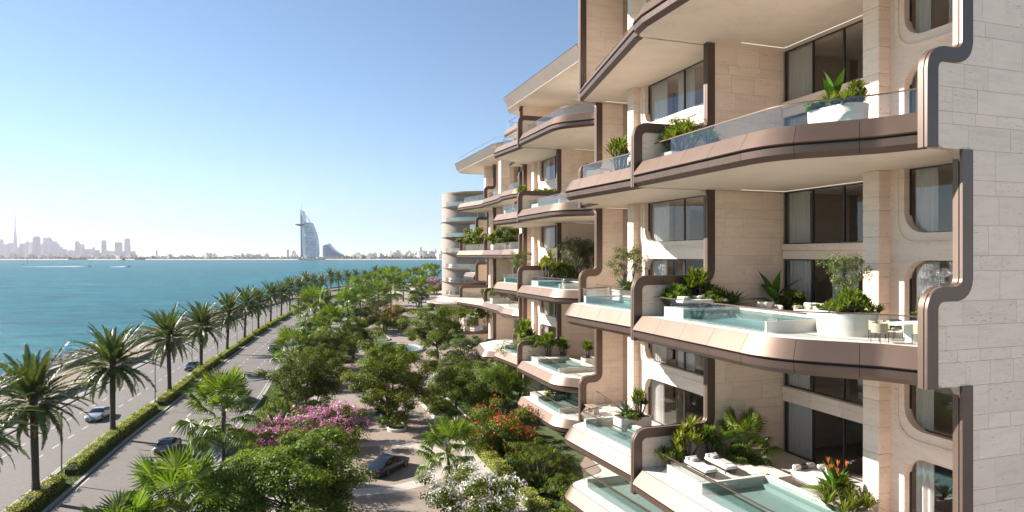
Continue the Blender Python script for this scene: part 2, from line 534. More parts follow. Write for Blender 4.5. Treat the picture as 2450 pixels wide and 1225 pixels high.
def road_dir(t):
    a, b = road(t - 1.5), road(t + 1.5)
    return math.atan2(b[1] - a[1], b[0] - a[0])
def road_t(x, y):
    return float(RL[np.argmin((RXY[:, 0] - x) ** 2 + (RXY[:, 1] - y) ** 2)])
T_END = float(RL[-1]) - 5
def steps(a, b, st): return [a + (b - a) * i / max(1, int(round((b - a) / st))) for i in range(max(1, int(round((b - a) / st))) + 1)]

def ribbon(name, offs, mat, a=5.0, b=None, st=4.0, kind="structure", mi=None, mats=None):
    """sweeps a section [(offset, z), ...] along the road"""
    b = T_END if b is None else b
    mb = MB()
    rings = []
    for t in steps(a, b, st):
        rings.append([road(t, o) + (z,) for o, z in offs])
    mb.loft(rings, closed=False)
    mb.f = [f[::-1] for f in mb.f]
    o = mb.build(name, mat)
    return tag(o, kind=kind)

# sea and land sheets
mb = MB(); mb.poly([(-14900, -190, -1.2), (4000, -190, -1.2), (4000, 4300, -1.2), (-14900, 4300, -1.2)])
tag(mb.build("sea", M['sea']), kind="structure")
mb = MB(); mb.poly([(-14950, -195, -2.2), (14950, -195, -2.2), (14950, 14950, -2.2), (-14950, 14950, -2.2)])
tag(mb.build("sea_bed", M['farsand']), kind="structure")
# near land: from the rock revetment to the inland side
pts = [road(t, 25.4) for t in steps(5, T_END, 6)]
mb = MB(); mb.poly([(x, y, -.02) for x, y in pts] + [(2500, 820, -.02), (2500, -150, -.02)])
tag(mb.build("ground", m_plain("bounce_ground", (.50, .425, .36), .95, var=.2, nscale=.3)), kind="structure")  # pale paving tone, raised to bounce sunlight onto walls and soffits
ribbon("revetment_bed", [(25.3, .55), (29.5, -.35), (38, -2.1)], m_plain("revetment_gravel", (.075, .072, .075), .95, var=.4, nscale=1.5))
ribbon("promenade_sand", [(15.7, .42), (25.0, .42)], M['sand'])
roadobj = ribbon("road", [(-12.9, 0.02), (-1.6, .02)], M['road'])
roadobj2 = ribbon("road", [(1.6, .02), (12.9, 0.02)], M['road'])
ribbon("median_bed", [(-1.45, .10), (1.45, .10)], M['lawnsoil'])
ribbon("median_kerb", [(-1.62, .0), (-1.62, .16), (-1.32, .17), (-1.32, .05)], M['kerb'])
ribbon("median_kerb", [(1.32, .05), (1.32, .17), (1.62, .16), (1.62, .0)], M['kerb'])
ribbon("road_kerb", [(12.9, .0), (12.92, .15), (13.3, .15), (13.3, .0)], M['darkkerb'])
ribbon("road_kerb", [(-13.3, .0), (-13.3, .16), (-12.92, .16), (-12.9, .0)], M['kerb'])
ribbon("sidewalk", [(13.3, .13), (15.45, .13)], M['sidewalk'])
pw = ribbon("parapet_wall", [(15.4, .0), (15.4, .92), (15.75, .92), (15.75, .3)], M['parapet'], kind=None)
tag(pw, "low tan parapet wall between the sidewalk and the sand strip", "wall")
pw = ribbon("sea_wall", [(24.9, .3), (24.9, 1.15), (25.4, 1.15), (25.4, .2)], M['parapet'], kind=None)
tag(pw, "low sea wall with pale coping above the boulders", "wall")
cp = ribbon("coping", [(24.84, 1.14), (24.84, 1.22), (25.46, 1.22), (25.46, 1.14)], M['coping'], kind=None)
cp.parent = pw

# lane markings, one part for every dash near enough to tell apart
dash = []
for side, ro in ((-1, roadobj), (1, roadobj2)):
    far = MB()
    for lane in (5.35, 9.1):
        t = 130.0 + lane * .3
        while t < 560:
            mb = far if t > 360 else MB()
            o = side * lane
            q = [road(t, o - .08), road(t, o + .08), road(t + 1.75, o + .08), road(t + 1.75, o - .08)]
            mb.poly([(x, y, .025) for x, y in q][::-1])
            if mb is not far:
                dash.append(mb.build("lane_mark", M['paint'], ro))
            t += 3.95
    tag(far.build("distant_lane_marks", M['paint'], ro), kind="stuff")
for o in (1.95, 12.5):
    for sgn, ro in ((1, roadobj2), (-1, roadobj)):
        mb = MB()
        rr_ = [[road(t, sgn * o - .06) + (.025,), road(t, sgn * o + .06) + (.025,)] for t in steps(100, 600, 4)]
        mb.loft(rr_, closed=False)
        mb.f = [f[::-1] for f in mb.f]
        mb.build("edge_line", M['paint'], ro)

# rocks of the revetment
def rock_mesh(seed):
    r = random.Random(seed)
    import bmesh
    bm = bmesh.new()
    bmesh.ops.create_icosphere(bm, subdivisions=1, radius=1)
    for v in bm.verts:
        v.co *= r.uniform(.72, 1.15)
    me = bpy.data.meshes.new("rock")
    bm.to_mesh(me); bm.free()
    me.materials.append(M['rock'])
    return me
ROCKS = [rock_mesh(i) for i in range(9)]
cand = []
for i in range(5200):
    t = 150 + 430 * rnd.random() ** 1.25
    o = 25.8 + 10.6 * rnd.random()
    x, y = road(t, o)
    z = .5 - (o - 25.8) / 10.6 * 1.75
    cand.append((y, x, z, t, o))
far_v, far_f = [], []
cand.sort()
NEAR = [c for c in cand if c[1] / c[0] > -.86]
near = NEAR[:300]
rest = NEAR[300:]
for y, x, z, t, o in near:
    s = rnd.uniform(.45, .95)
    ob = O("rock", ROCKS[rnd.randrange(9)], None, (x, y, z), (rnd.uniform(-.4, .4), rnd.uniform(-.4, .4), rnd.uniform(0, 6.28)), (s * 1.15, s, s * .75))
    tag(ob, "dark grey boulder of the rock revetment at the water's edge", "boulder", "boulders of the shore revetment")
for y, x, z, t, o in rest:
    me = ROCKS[rnd.randrange(9)]
    s = rnd.uniform(.5, 1.15)
    mt = Matrix.Translation((x, y, z)) @ Euler((rnd.uniform(-.4, .4), 0, rnd.uniform(0, 6.28))).to_matrix().to_4x4() @ Matrix.Diagonal((s * 1.15, s, s * .75, 1))
    b = len(far_v)
    far_v += [tuple(mt @ v.co) for v in me.vertices]
    far_f += [tuple(i + b for i in p.vertices) for p in me.polygons]
tag(O("rock_revetment", np_mesh("rock_revetment", far_v, far_f, M['rock'])), kind="stuff")

# ------------------------------------------------------------------ far shore
def m_far(name, col, var=.12):
    t = NT(name)
    oi = t.n("ShaderNodeObjectInfo")
    c = t.mix(oi.outputs["Random"], tuple(x * (1 - var) for x in col), tuple(min(1, x * (1 + var)) for x in col))
    return t.done(t.pbsdf(c, .7, 0, .3))
def m_tower(name, wall, glass, fl=14.0, bay=9.0):
    """storey bands and bays of a tower kilometres away"""
    t = NT(name)
    v = t.coords("Object")
    br = t.n("ShaderNodeTexBrick", {"Vector": t.coords("Object", (1, 1, 1), (R(90), 0, 0)), "Scale": 1.0, "Mortar Size": 1.6, "Mortar Smooth": .2,
                                    "Brick Width": bay, "Row Height": fl, "Color1": c4(glass), "Color2": c4(tuple(c * 1.2 for c in glass)), "Mortar": c4(wall)}, offset=0.0)
    oi = t.n("ShaderNodeObjectInfo")
    rr = t.math('ADD', t.math('MULTIPLY', oi.outputs["Random"], .3), .85)
    c = t.mix(1.0, br.outputs[0], t.n("ShaderNodeCombineColor", {0: rr, 1: rr, 2: rr}).outputs[0], 'MULTIPLY')
    return t.done(t.pbsdf(c, .4, 0, .5))
M['t_blue'] = m_tower("blue_glass_tower", (.52, .56, .64), (.22, .30, .42))
M['t_grey'] = m_tower("grey_tower", (.66, .66, .69), (.34, .37, .43))
M['t_sand'] = m_tower("sand_tower", (.80, .72, .64), (.40, .37, .37))
M['t_white'] = m_tower("white_tower", (.88, .86, .84), (.50, .52, .56))
M['far_house'] = m_far("far_house_wall", (.78, .73, .66), .2)
M['far_green'] = m_far("far_trees", (.06, .075, .045), .3)
M['sailwhite'] = m_plain("sail_white", (.95, .95, .95), .4)
M['sailglass'] = m_tower("sail_glass", (.90, .90, .90), (.28, .44, .55), 13.0, 400.0)
M['blueglass'] = m_plain("blue_facade", (.07, .20, .36), .25)
M['waveglass'] = m_tower("wave_glass", (.42, .50, .60), (.20, .30, .42), 9.0, 7.0)
M['foam'] = m_plain("foam", (.75, .77, .77), .8)

def FP(u, v, y): return ((u - 1225.0) / FPX * y, HC + (612.5 - v) / FPX * y)
YS = 3950.0
def shore(x):
    return 4020 + 55 * math.sin(x * .0011 + 1) + 25 * math.sin(x * .0043)
xs = [-5600 + i * 60 for i in range(160)]
mb = MB()
mb.loft([[(x, shore(x) - 26, -1.3), (x, shore(x), 1.0), (x, shore(x) + 80, 2.2)] for x in xs], closed=False)
tag(mb.build("beach", M['farsand']), kind="structure")
mb = MB()
mb.loft([[(x, shore(x) + 78, 2.1), (x * 3, 14900, 2.6)] for x in xs], closed=False)
tag(mb.build("far_shore_land", M['farland']), kind="structure")

# skyline towers: (x0, x1, top, material, shape) read off the photograph's enlarged skyline
SK = [(8, 42, 690, 't_white', 'cap'), (40, 104, 768, 't_grey', 'step'), (106, 138, 790, 't_sand', 'box'), (142, 232, 748, 't_blue', 'dome'),
      (205, 234, 800, 't_white', 'box'), (326, 360, 830, 't_grey', 'box'), (364, 442, 764, 't_grey', 'crown'), (456, 528, 724, 't_grey', 'step'), (440, 470, 795, 't_white', 'box'),
      (526, 590, 738, 't_white', 'round'), (600, 650, 632, 't_blue', 'dome'), (642, 698, 628, 't_blue', 'dome'), (578, 692, 790, 't_sand', 'portal'), (700, 736, 850, 't_white', 'box'),
      (734, 782, 758, 't_sand', 'step'), (786, 818, 655, 't_grey', 'slope'), (816, 852, 668, 't_sand', 'slope'), (856, 888, 650, 't_grey', 'slope'),
      (884, 914, 668, 't_blue', 'slope'), (900, 950, 770, 't_white', 'box'), (944, 1004, 724, 't_grey', 'box'), (1002, 1042, 756, 't_blue', 'slope'), (1044, 1066, 815, 't_white', 'box'),
      (1074, 1098, 824, 't_grey', 'box'), (1098, 1180, 862, 't_blue', 'box'), (1180, 1228, 898, 't_white', 'box'), (1236, 1292, 880, 't_grey', 'box'), (1300, 1346, 890, 't_white', 'box'),
      (1350, 1398, 708, 't_sand', 'point'), (1420, 1456, 770, 't_grey', 'box'), (1454, 1484, 782, 't_sand', 'box'), (1492, 1558, 862, 't_blue', 'box'), (1566, 1640, 856, 't_grey', 'step'),
      (1654, 1672, 830, 't_grey', 'box'), (1668, 1752, 880, 't_blue', 'box'), (1815, 1878, 706, 't_blue', 'taper'), (1878, 1930, 885, 't_white', 'box'), (1940, 2052, 898, 't_grey', 'box'),
      (2056, 2104, 740, 't_blue', 'box'), (2114, 2158, 744, 't_blue', 'box'), (2092, 2150, 882, 't_grey', 'box'), (2176, 2222, 900, 't_grey', 'box'), (2224, 2302, 676, 't_grey', 'taper'),
      (2300, 2340, 900, 't_grey', 'box'), (2346, 2392, 896, 't_white', 'box'), (0, 24, 772, 't_blue', 'box')]
CN = {'t_white': 'white', 't_grey': 'grey', 't_sand': 'sand-coloured', 't_blue': 'blue glass'}
SN = {'cap': 'slim tower with a small cap', 'step': 'tower with stepped top', 'box': 'flat-topped tower', 'dome': 'tower with domed top', 'crown': 'tower with notched crown',
      'round': 'rounded tower', 'portal': 'broad portal-shaped block', 'slope': 'slender tower with slanted top', 'point': 'tower with pointed top', 'taper': 'tower tapering upwards'}
SK.sort(key=lambda r: r[0] + r[1])
YT = 11600.0
for i, (x0, x1, top, mk, shp) in enumerate(SK):
    yy = YT + rnd.uniform(-500, 500)
    u0, u1 = x0 / 7.424, x1 / 7.424
    X0, zt = FP(u0, 480 + top / 7.424, yy); X1, _ = FP(u1, 600, yy)
    w = (X1 - X0) / 2; cx = (X0 + X1) / 2
    mb = MB()
    dp = max(30, w * .8)
    def sq(z, k=1.0, kx=None):
        kx = k if kx is None else kx
        return [(-w * kx, -dp * k, z), (w * kx, -dp * k, z), (w * kx, dp * k, z), (-w * kx, dp * k, z)]
    if shp == 'box':
        mb.loft([sq(0), sq(zt - 8), sq(zt - 8, .8), sq(zt, .8)], caps=True)
    elif shp == 'step':
        mb.loft([sq(0), sq(zt * .8), sq(zt * .8, .78), sq(zt * .93, .78), sq(zt * .93, .5), sq(zt, .5)], caps=True)
    elif shp == 'cap':
        mb.loft([sq(0), sq(zt * .86), sq(zt * .88, .75), sq(zt * .95, .75), sq(zt * .96, 1.0), sq(zt, .9)], caps=True)
    elif shp == 'dome':
        mb.loft([sq(0), sq(zt * .86), sq(zt * .91, .9), sq(zt * .95, .7), sq(zt * .98, .35), sq(zt * 1.0, .08), sq(zt * 1.06, .04)], caps=True)
    elif shp == 'crown':
        mb.loft([sq(0), sq(zt * .88), sq(zt * .89, .8), sq(zt * .94, .8), sq(zt * .95, 1.0), sq(zt, 1.0)], caps=True)
    elif shp == 'round':
        mb.lathe([(w, 0), (w, zt * .94), (w * .8, zt * .98), (w * .3, zt)], 14)
    elif shp == 'portal':
        mb.box(-w, -w * .3, -dp, dp, 0, zt); mb.box(w * .3, w, -dp, dp, 0, zt); mb.box(-w * .3, w * .3, -dp, dp, zt * .7, zt); mb.box(-w * .3, w * .3, -dp * .5, dp, 0, zt * .7)
    elif shp == 'slope':
        mb.loft([sq(0), [(-w, -dp, zt * .97), (w, -dp, zt * .88), (w, dp, zt * .88), (-w, dp, zt)]], caps=True)
    elif shp == 'point':
        mb.loft([sq(0), sq(zt * .85), sq(zt * .92, .7), sq(zt, .04), sq(zt * 1.04, .03)], caps=True)
    else:
        mb.loft([sq(0, .86), sq(zt * .5, 1.0), sq(zt * .97, .82), sq(zt, .76)], caps=True)
    o = mb.build("skyscraper", M[mk], None, loc=(cx, yy, 1))
    nm = "flat-topped" if shp == 'box' else shp
    tag(o, f"distant {CN[mk]} {SN[shp]}, {ordn(i + 1)} from left in the skyline", "skyscraper", "skyscrapers of the far skyline")
# the tall needle tower
Xc, zt = FP(36.5, 508, 12300.0)
root = thing("needle_tower", "very tall stepped needle tower rising far above the distant skyline", "skyscraper", (Xc, 12300, 1), 0, "skyscrapers of the far skyline")
mb = MB()
prof = [(34, 0), (32, 90), (29, 91), (28, 190), (24, 191), (23, 300), (18, 301), (17, 400), (12.5, 401), (12, 500), (8.5, 501), (7.5, 600), (5, 601), (4, 680)]
mb.lathe([(r * 1.45, z) for r, z in prof], 9)
mb.build("shaft", M['t_grey'], root)
mb = MB(); mb.lathe([(7, 680), (5.5, 740), (4, 800), (2, 850)], 6); mb.build("spire", M['t_grey'], root)

# low houses and greenery behind the beach
HM = []
for k in range(5):
    mb = MB(); r = random.Random(k)
    a, b, h = r.uniform(9, 20), r.uniform(8, 14), r.uniform(7, 15)
    mb.box(-a, a, -b, b, 0, h); mb.box(-a * .6, a * .3, -b * .8, b * .7, h, h * 1.45)
    mb.box(a * .4, a * .75, -b - 2, -b + 1, 0, h * .8)
    HM.append(mb.mesh("far_house", M['far_house']))
nh = 0
for k in range(840):
    u = rnd.uniform(-20, 1075)
    yy = 4130 + 2600 * rnd.random() ** 2.2
    x = (u - 1225) / FPX * yy
    if yy < shore(x) + 85: yy = shore(x) + 90 + rnd.uniform(0, 60)
    if 640 < u < 830 and rnd.random() < .75: continue
    dens = .34 if u < 340 else .3 if u < 900 else .5
    if rnd.random() > dens: continue
    s = rnd.uniform(.8, 1.5) * (1.25 if u > 930 else 1.0)
    o = O("shore_house", HM[rnd.randrange(5)], None, (x, yy, 1), (0, 0, rnd.uniform(-.5, .5)), (s, s, s * rnd.uniform(.9, 2.4) * (1.1 if u > 930 else .9)))
    tag(o, "small pale house among trees on the far shore", "house", "low houses along the far shore")
    nh += 1
# bigger hotel blocks at the right end of the far shore
for i, (u0, u1, v, yy, lab) in enumerate(((995, 1012, 601, 4600, "blocky grey hotel on the far shore beside the cream one"), (1003, 1022, 600, 4500, "cream hotel block with terraces on the far shore"), (1022, 1049, 601, 4550, "long bluish hotel block on the far shore, nearest the apartment tower"))):
    X0, z1 = FP(u0, v, yy); X1, _ = FP(u1, v, yy)
    mb = MB(); w = (X1 - X0) / 2
    mb.box(-w, w, -12, 12, 0, z1 * .7); mb.box(-w * .9, w * .4, -10, 12, z1 * .7, z1 * .9); mb.box(-w * .5, w * .1, -8, 10, z1 * .9, z1)
    o = mb.build("hotel_block", [M['t_grey'], M['t_sand'], M['t_blue']][i], None, loc=((X0 + X1) / 2, yy, 1))
    tag(o, lab, "hotel")
for i, (u, v, w_) in enumerate(((689, 597, 9), (703, 600, 12), (375, 599, 5), (1042, 596, 6))):
    X0, z1 = FP(u, v, 6500)
    mb = MB(); mb.loft([[(-w_ * k, -w_ * k, z), (w_ * k, -w_ * k, z), (w_ * k, w_ * k, z), (-w_ * k, w_ * k, z)] for k, z in ((1, 0), (1, z1 * .85), (.7, z1 * .87), (.6, z1))], caps=True)
    o = mb.build("minaret_tower", M['t_grey'], None, loc=(X0, 6500, 1))
    tag(o, ("short grey tower on the far shore left of the sail hotel", "twin-like grey tower just left of the sail hotel's mast", "thin lone mast-like tower right of the skyline", "slim tower above the bluish hotel block")[i], "tower")
# far greenery: a mass nobody could count
V, F = [], []
for k in range(5200):
    u = npr.uniform(-30, 1080)
    yy = 4120 + 2400 * npr.rand() ** 2
    x = (u - 1225) / FPX * yy
    if yy < shore(x) + 84: continue
    s = npr.uniform(4, 9) * (1.3 if u > 820 else .8)
    if u < 330 and npr.rand() < .35: continue
    h = s * npr.uniform(1.0, 2.4)
    b = len(V)
    for q in range(5):
        a = q * 2 * math.pi / 5 + k
        V.append((x + s * math.cos(a), yy + s * math.sin(a), 1 + h * .15))
    for q in range(5):
        a = q * 2 * math.pi / 5 + k + .5
        V.append((x + s * .8 * math.cos(a), yy + s * .8 * math.sin(a), 1 + h * .75))
    V.append((x, yy, 1 + h))
    for q in range(5):
        F += [(b + q, b + (q + 1) % 5, b + 5 + q), (b + 5 + q, b + (q + 1) % 5, b + 5 + (q + 1) % 5), (b + 5 + q, b + 5 + (q + 1) % 5, b + 10)]
tag(O("far_greenery", np_mesh("far_greenery", V, F, M['far_green'])), kind="stuff")

# the sail-shaped hotel on its islet
YB = 3900.0
SX, SZ = (lambda px: (690 + px / 7.653 - 1225) / FPX * YB), (lambda py: HC + (612.5 - (480 + py / 7.653)) / FPX * YB)
cx = SX(400)
root = thing("sail_hotel", "tall white sail-shaped hotel with mast and helipad on the far shore", "hotel", (cx, YB, 0))
edge = [(1035, 545), (960, 553), (830, 546), (720, 534), (640, 520), (540, 487), (430, 440), (350, 398), (290, 352), (230, 290), (190, 258)]   # (py, px)
wing = [(1035, 345), (1000, 343), (900, 337), (800, 332), (640, 323), (540, 317), (430, 308), (350, 300), (290, 292), (230, 280), (190, 262)]
left = [(1035, 300), (1000, 288), (960, 280), (830, 272), (720, 268), (640, 266), (540, 265), (430, 265), (350, 264), (290, 262), (190, 250)]
def itp(tab, py): return float(np.interp(-py, [-p for p, _ in tab], [x for _, x in tab]))
pys = [1035, 1000, 960, 900, 830, 770, 720, 640, 580, 540, 480, 430, 405]
mb = MB()   # glazed facade between the wings
mb.loft([[(SX(itp(wing, p)) - cx, -14, SZ(p)), (SX(itp(edge, p) - 8) - cx, -22, SZ(p)), (SX(itp(edge, p) - 12) - cx, 35, SZ(p)), (SX(itp(wing, p)) - cx, 35, SZ(p))] for p in pys], caps=True)
mb.build("facade", M['sailglass'], root)
pys2 = pys + [350, 290, 230, 190]
mb = MB()
mb.loft([[(SX(itp(left, p)) - cx, -20, SZ(p)), (SX(itp(wing, p)) - cx, -24, SZ(p)), (SX(itp(wing, p)) - cx, 30, SZ(p)), (SX(itp(left, p)) - cx, 30, SZ(p))] for p in pys2], caps=True)
mb.build("white_wing", M['sailwhite'], root)
mb = MB()
mb.loft([[(SX(itp(edge, p) - 10) - cx, -26, SZ(p)), (SX(itp(edge, p)) - cx, -26, SZ(p)), (SX(itp(edge, p)) - cx, -14, SZ(p)), (SX(itp(edge, p) - 10) - cx, -14, SZ(p))] for p in pys2], caps=True)
mb.build("sail_rib", M['sailwhite'], root)
mb = MB()
mb.loft([[(SX(a) - cx, -18, SZ(p)), (SX(b) - cx, -18, SZ(p)), (SX(b) - cx, 0, SZ(p)), (SX(a) - cx, 0, SZ(p))] for p, a, b in ((1035, 246, 300), (960, 244, 280), (830, 242, 272), (640, 240, 267), (430, 238, 264), (200, 237, 258), (180, 238, 246))], caps=True)
mb.build("mast", M['blueglass'], root)
mb = MB(); mb.tube([(SX(249) - cx, -10, SZ(190)), (SX(250) - cx, -10, SZ(110)), (SX(250) - cx, -10, SZ(35))], [3, 1.8, .6], 6); mb.build("antenna", M['sailwhite'], root)
mb = MB(); mb.lathe([(8, SZ(470)), (26, SZ(446)), (26.5, SZ(436)), (0.1, SZ(434))], 20, SX(240) - cx, -34); mb.box(SX(165) - cx, SX(328) - cx, -30, -24, SZ(440), SZ(432)); mb.build("helipad", M['darkmetal'], root)
for p0, x0, p1, x1 in ((640, 325, 470, 440), (830, 335, 665, 525), (1030, 345, 850, 545)):
    mb = MB(); mb.tube([(SX(x0) - cx, -26, SZ(p0)), (SX(x1) - cx, -26, SZ(p1))], 2.6, 5); mb.build("brace", M['sailwhite'], root)
for p in (455, 655, 850):
    mb = MB(); mb.box(SX(itp(wing, p)) - cx, SX(itp(edge, p)) - cx, -25, -20, SZ(p + 9), SZ(p - 9)); mb.build("sky_beam", M['sailwhite'], root)
for p in list(range(490, 650, 22)) + list(range(690, 840, 22)) + list(range(885, 1030, 22)):
    mb = MB(); mb.box(SX(itp(wing, p)) - cx, SX(itp(edge, p) - 6) - cx, -27, -20, SZ(p + 4), SZ(p - 4)); mb.build("floor_band", M['sailwhite'], root)
mb = MB(); mb.prism([(SX(220) - cx, -45), (SX(600) - cx, -45), (SX(600) - cx, 90), (SX(220) - cx, 90)], -1, 7.0); mb.build("islet", M['farsand'], root)
# wave-shaped hotel
root = thing("wave_hotel", "blue wave-shaped hotel sweeping down beside the sail tower", "hotel", (SX(700), YB + 60, 0))
ox = SX(700)
w1 = [(668, 795), (690, 830), (720, 868), (760, 905), (800, 940), (850, 972), (900, 995), (950, 1012), (960, 1030), (660, 1030)]
mb = MB()
n = len(w1)
f0 = [(SX(a) - ox, 0, SZ(b)) for a, b in w1]; f1 = [(x, 45, z) for x, _, z in f0]
mb.add(f0 + f1, [tuple(range(n))[::-1], tuple(range(n, 2 * n))] + [(i, (i + 1) % n, n + (i + 1) % n, n + i) for i in range(n)])
mb.build("wave_wing", M['waveglass'], root)
mb = MB()
cr = w1[:8]
mb.loft([[(SX(a) - ox, -4, SZ(b) + 3), (SX(a + 14) - ox, -4, SZ(b - 16)), (SX(a + 14) - ox, 48, SZ(b - 16)), (SX(a) - ox, 48, SZ(b) + 3)] for a, b in cr], caps=True)
mb.build("wave_roof", M['sailwhite'], root)
mb = MB()
w2 = [(570, 830), (600, 808), (655, 795), (662, 1030), (568, 1030)]
n = len(w2); f0 = [(SX(a) - ox, 6, SZ(b)) for a, b in w2]; f1 = [(x, 50, z) for x, _, z in f0]
mb.add(f0 + f1, [tuple(range(n))[::-1], tuple(range(n, 2 * n))] + [(i, (i + 1) % n, n + (i + 1) % n, n + i) for i in range(n)])
mb.build("side_wing", M['waveglass'], root)
# boats
def boat(u, v, L, lab, name, sail=False, wake=0.0, cat="boat"):
    x, y, _ = G(u, v, -1.2)
    r = thing(name, lab, cat, (x, y, -1.2))
    mb = MB()
    mb.loft([[(-L * .5 + L * q, -L * .14 * k, 0), (-L * .5 + L * q, -L * .17 * k, L * .11), (-L * .5 + L * q, L * .17 * k, L * .11), (-L * .5 + L * q, L * .14 * k, 0)] for q, k in ((0, .9), (.5, 1), (.8, .7), (1, .06))], closed=True, caps=True)
    mb.build("hull", M['white'], r)
    mb = MB()
    if sail:
        mb.tube([(0, 0, 0), (0, 0, L * 1.35)], L * .012, 5); mb.build("mast", M['darkmetal'], r)
        mb = MB(); mb.loft([[(-.02 * L, -.01 * L, L * .15), (-.02 * L, .0, L * 1.3)], [(-.25 * L, -.06 * L, L * .15), (-.12 * L, -.03 * L, L * .8)], [(-.5 * L, 0, L * .18), (-.3 * L, 0, L * .5)]], closed=False); mb.build("sail", M['white'], r)
    else:
        mb.rbox(-L * .12, L * .2, -L * .09, L * .09, L * .1, L * .22, .1); mb.build("cabin", M['darkmetal'], r)
    if wake:
        mb = MB()
        mb.loft([[(-L * .4 - wake * q, -w, .0), (-L * .4 - wake * q, -w * .3, h_), (-L * .4 - wake * q, w * .3, h_), (-L * .4 - wake * q, w, .0)] for q, w, h_ in ((0, 1.2, .8), (.06, 2.2, 1.9), (.15, 2.6, 1.5), (.4, 1.8, 1.0), (.7, 1.2, .6), (1, .3, .1))], closed=False)
        mb.f = [f[::-1] for f in mb.f]
        tag(mb.build("wake", M['foam'], r), kind="stuff")
boat(214, 638.3, 11, "dark-cabined speedboat with a long white wake heading right", "speedboat", wake=135)
boat(309, 638.8, 11, "speedboat at the head of the shorter wake, farther right of the two", "speedboat", wake=36)
boat(66, 629.5, 13, "small white sailboat below the far skyline", "sailboat", sail=True)
boat(54, 633.0, 8, "small motor boat just below the white sailboat", "motor_boat")
boat(295, 623.6, 40, "white yacht close to the far beach", "yacht")
boat(705, 620.2, 110, "long white ferry by the far beach left of the sail hotel", "ferry")
mb = MB(); x0, _ = FP(163, 600, 3930); x1, _ = FP(206, 600, 3930); mb.box(0, x1 - x0, 0, 12, 0, 4.0); mb.box((x1 - x0) * .2, (x1 - x0) * .3, 2, 9, 4, 9)
tag(mb.build("pier", M['darkkerb'], None, loc=(x0, 3930, -1.4)), "long dark pier below the city skyline on the far beach", "pier")
mb = MB(); x0, _ = FP(322, 600, 3935); x1, _ = FP(345, 600, 3935); mb.box(0, x1 - x0, 0, 12, 0, 6.0); mb.box((x1 - x0) * .5, (x1 - x0) * .8, 2, 9, 6, 9)
tag(mb.build("jetty", M['darkkerb'], None, loc=(x0, 3935, -1.4)), "short dark jetty on the far beach right of the skyline", "pier")

# the air between here and the far shore
mb = MB(); mb.box(-14990, 14990, -198, 14990, -3.6, 960)
hz = mb.build("haze", None) if False else None
hm = bpy.data.materials.new("haze"); hm.use_nodes = True
ht = hm.node_tree
for n_ in list(ht.nodes): ht.nodes.remove(n_)
ho = ht.nodes.new("ShaderNodeOutputMaterial"); hv = ht.nodes.new("ShaderNodeVolumePrincipled")
hv.inputs["Color"].default_value = (.51, .49, .545, 1); hv.inputs["Density"].default_value = 6.0e-5; hv.inputs["Anisotropy"].default_value = .2
ht.links.new(hv.outputs[0], ho.inputs["Volume"])
hz = mb.build("haze", hm)
tag(hz, kind="stuff")
# ------------------------------------------------------------------ the terraced apartment buildings
def course_list(total, pat=(1.1, .56, 1.1, 1.1, .56)):
    out = []; s = 0; i = 0
    while s < total - .35:
        out.append(pat[i % len(pat)]); s += out[-1]; i += 1
    k = total / s
    return [c * k for c in out]

def pathz(path, z):
    """left boundary d of a path [(d, z)] at height z (path rises or runs level)"""
    best = None
    for (d0, z0), (d1, z1) in zip(path[:-1], path[1:]):
        if z1 - z0 > 1e-6 and z0 - 1e-6 <= z <= z1 + 1e-6:
            d = d0 + (d1 - d0) * (z - z0) / (z1 - z0)
            best = d if best is None else max(best, d)
    return best if best is not None else path[-1][0]

